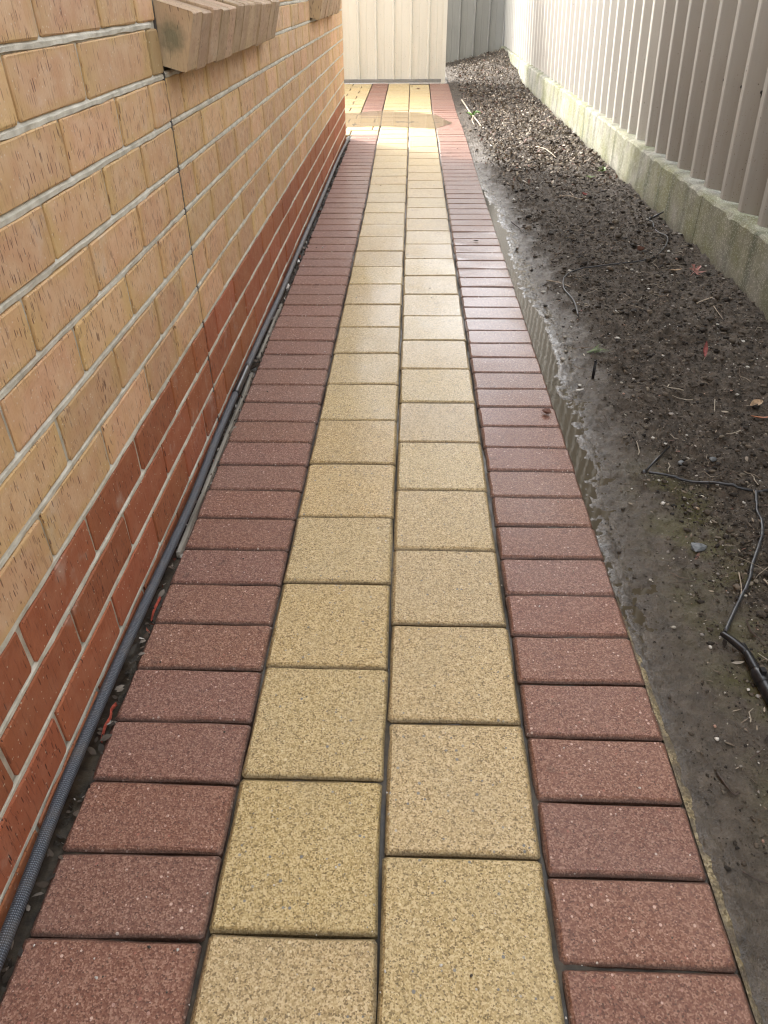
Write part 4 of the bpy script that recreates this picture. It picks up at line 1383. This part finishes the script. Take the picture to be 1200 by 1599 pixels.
def stick(pts, r, mat, label, dz=.006, name='stick', cat='stick', side=None):
    p = [gp(a, b, dz) for a, b in pts]
    c = Vector(p[len(p) // 2])
    V, F = tube_vf(smooth_path(p, 5), list(np.linspace(r, r * .55, (len(p) - 1) * 5 + 1)), 6)
    parts = [([v - c for v in V], F)]
    if side:
        q = [gp(a, b, dz + .004) for a, b in side]
        V, F = tube_vf(smooth_path(q, 4), list(np.linspace(r * .7, r * .4, (len(q) - 1) * 4 + 1)), 5)
        parts.append(([v - c for v in V], F))
    o = obj(name, mesh(name, *join_vf(parts), M[mat], True), None, c)
    return tag(o, label, cat)
stick([(.505, 2.029), (.517, 2.034), (.530, 2.04)], .0036, 'white', 'short white stick lying in the mud beside the water')
stick([(1.082, 2.745), (1.11, 2.75), (1.140, 2.756)], .0036, 'wood', 'straight pale stick on the soil in front of the maple leaf')
stick([(1.112, 2.66), (1.113, 2.62), (1.118, 2.57)], .0016, 'wood', 'thin bent twig in front of the straight pale stick')
stick([(.503, 8.55), (.52, 8.1), (.536, 7.66), (.556, 7.2), (.575, 6.83)], .008, 'wood', 'long bleached branch lying at the path edge in the sunny mulch', .016, 'branch', 'branch', [(.548, 7.4), (.52, 7.2), (.525, 6.95)])
stick([(.90, 5.9), (.95, 5.75), (.985, 5.5)], .0045, 'wood', 'pale forked twig in the middle of the sunny mulch', .014, 'branch', 'branch', [(.95, 5.75), (1.0, 5.8)])
stick([(.83, 4.40), (.88, 4.38), (.93, 4.33), (.97, 4.37)], .0036, 'wood', 'crooked twig on the soil just inside the shade line', .010, side=[(.90, 4.36), (.915, 4.43), (.905, 4.5)])
stick([(.515, 3.93), (.535, 3.83), (.553, 3.74)], .0038, 'root', 'black stick lying at the wet edge of the soil', .008)
stick([(.56, 3.02), (.60, 2.98), (.64, 2.93)], .0028, 'wood', 'thin twig in the mud left of the curving tube', .006)
stick([(.488, .705), (.489, .690), (.494, .675), (.502, .668), (.508, .672)], .0026, 'root', 'dark curled root in the mud beside the sandy path edge', .004)
stick([(.470, .548), (.488, .535), (.505, .530)], .0014, 'root', 'thin dark root lying at the near path edge', .003)
stick([(.720, 1.145), (.735, 1.12), (.76, 1.112), (.785, 1.118)], .0018, 'wood', 'pale curling root beside the branching irrigation tube', .005)
stick([(.675, 1.16), (.668, 1.12), (.655, 1.09)], .0014, 'wood', 'short pale root left of the branching tube', .004)
def seedling(xy, s, n, mat, label, seed, h=.02):
    r = random.Random(seed)
    e = empty('weed', gp(*xy, 0))
    tag(e, label, 'weed')
    for i in range(n):
        a = 6.28 * i / n + r.uniform(-.4, .4)
        L = s * r.uniform(.7, 1.1)
        w = L * .28
        hh = h * r.uniform(.5, 1.2)
        d = Vector((math.cos(a), math.sin(a), 0))
        q = Vector((-math.sin(a), math.cos(a), 0))
        V = [Vector((0, 0, .002)) + q * .001, Vector((0, 0, .002)) - q * .001, d * L * .45 + q * w + Vector((0, 0, hh)), d * L * .45 - q * w + Vector((0, 0, hh)),
             d * L * .45 + Vector((0, 0, hh * .75)), d * L + Vector((0, 0, hh * .7))]
        obj('leaf_blade', mesh('leaf_blade', V, [(0, 4, 2), (0, 1, 4), (1, 3, 4), (2, 4, 5), (4, 3, 5)], M[mat]), e)
    v, f = tube_vf([(0, 0, -.005), (0, 0, .006)], .0016, 5)
    obj('stem', mesh('stem', v, f, M[mat]), e)
seedling((.545, 7.50), .075, 6, 'green', 'bright green weed growing at the path edge in the sunny mulch', 1, .05)
seedling((1.20, 5.05), .045, 5, 'grass', 'small green weed beside the concrete plinth at the shade line', 2, .03)
seedling((1.10, 4.90), .035, 4, 'grass', 'tiny green weed a step left of the plinth weed', 3, .02)
def tuft(xy, n, label, s, seed):
    r = random.Random(seed)
    V, F = [], []
    for i in range(n):
        a = r.gauss(.1, .35)
        b = Vector((r.uniform(-.012, .012), r.uniform(-.004, .004), 0))
        L = s * r.uniform(.5, 1.2)
        d = Vector((math.cos(a), math.sin(a), 0))
        q = Vector((-d.y, d.x, 0)) * .0012
        k = len(V)
        V += [b - q, b + q, b + d * L * .5 + q + Vector((0, 0, L * .25)), b + d * L * .5 - q + Vector((0, 0, L * .25)), b + d * L + Vector((0, 0, L * .12))]
        F += [(k, k + 1, k + 2, k + 3), (k + 3, k + 2, k + 4)]
    o = obj('grass_tuft', mesh('grass_tuft', V, F, M['grass']), None, gp(*xy, .001))
    tag(o, label, 'grass tuft')
tuft((.60, 2.30), 16, 'thin green grass tuft beside the upright black stake', .05, 5)
# white crumpled plastic in the gap
def crumple(x, y, s, label, seed):
    v, f = ico()
    r = np.random.default_rng(seed)
    P = v * (1 + r.uniform(-.5, .3, (12, 1))) * np.array([s * .35, s, s * .5])
    o = obj('plastic_scrap', mesh('plastic_scrap', P, f, M['white']), None, (x * K, y * K, .004))
    tag(o, label, 'scrap')
crumple(-.4935, 2.93, .022, 'larger white crumpled scrap caught between hose and pavers', 2)
crumple(-.4935, 3.27, .016, 'small white crumpled scrap beyond the larger white scrap in the gap', 3)
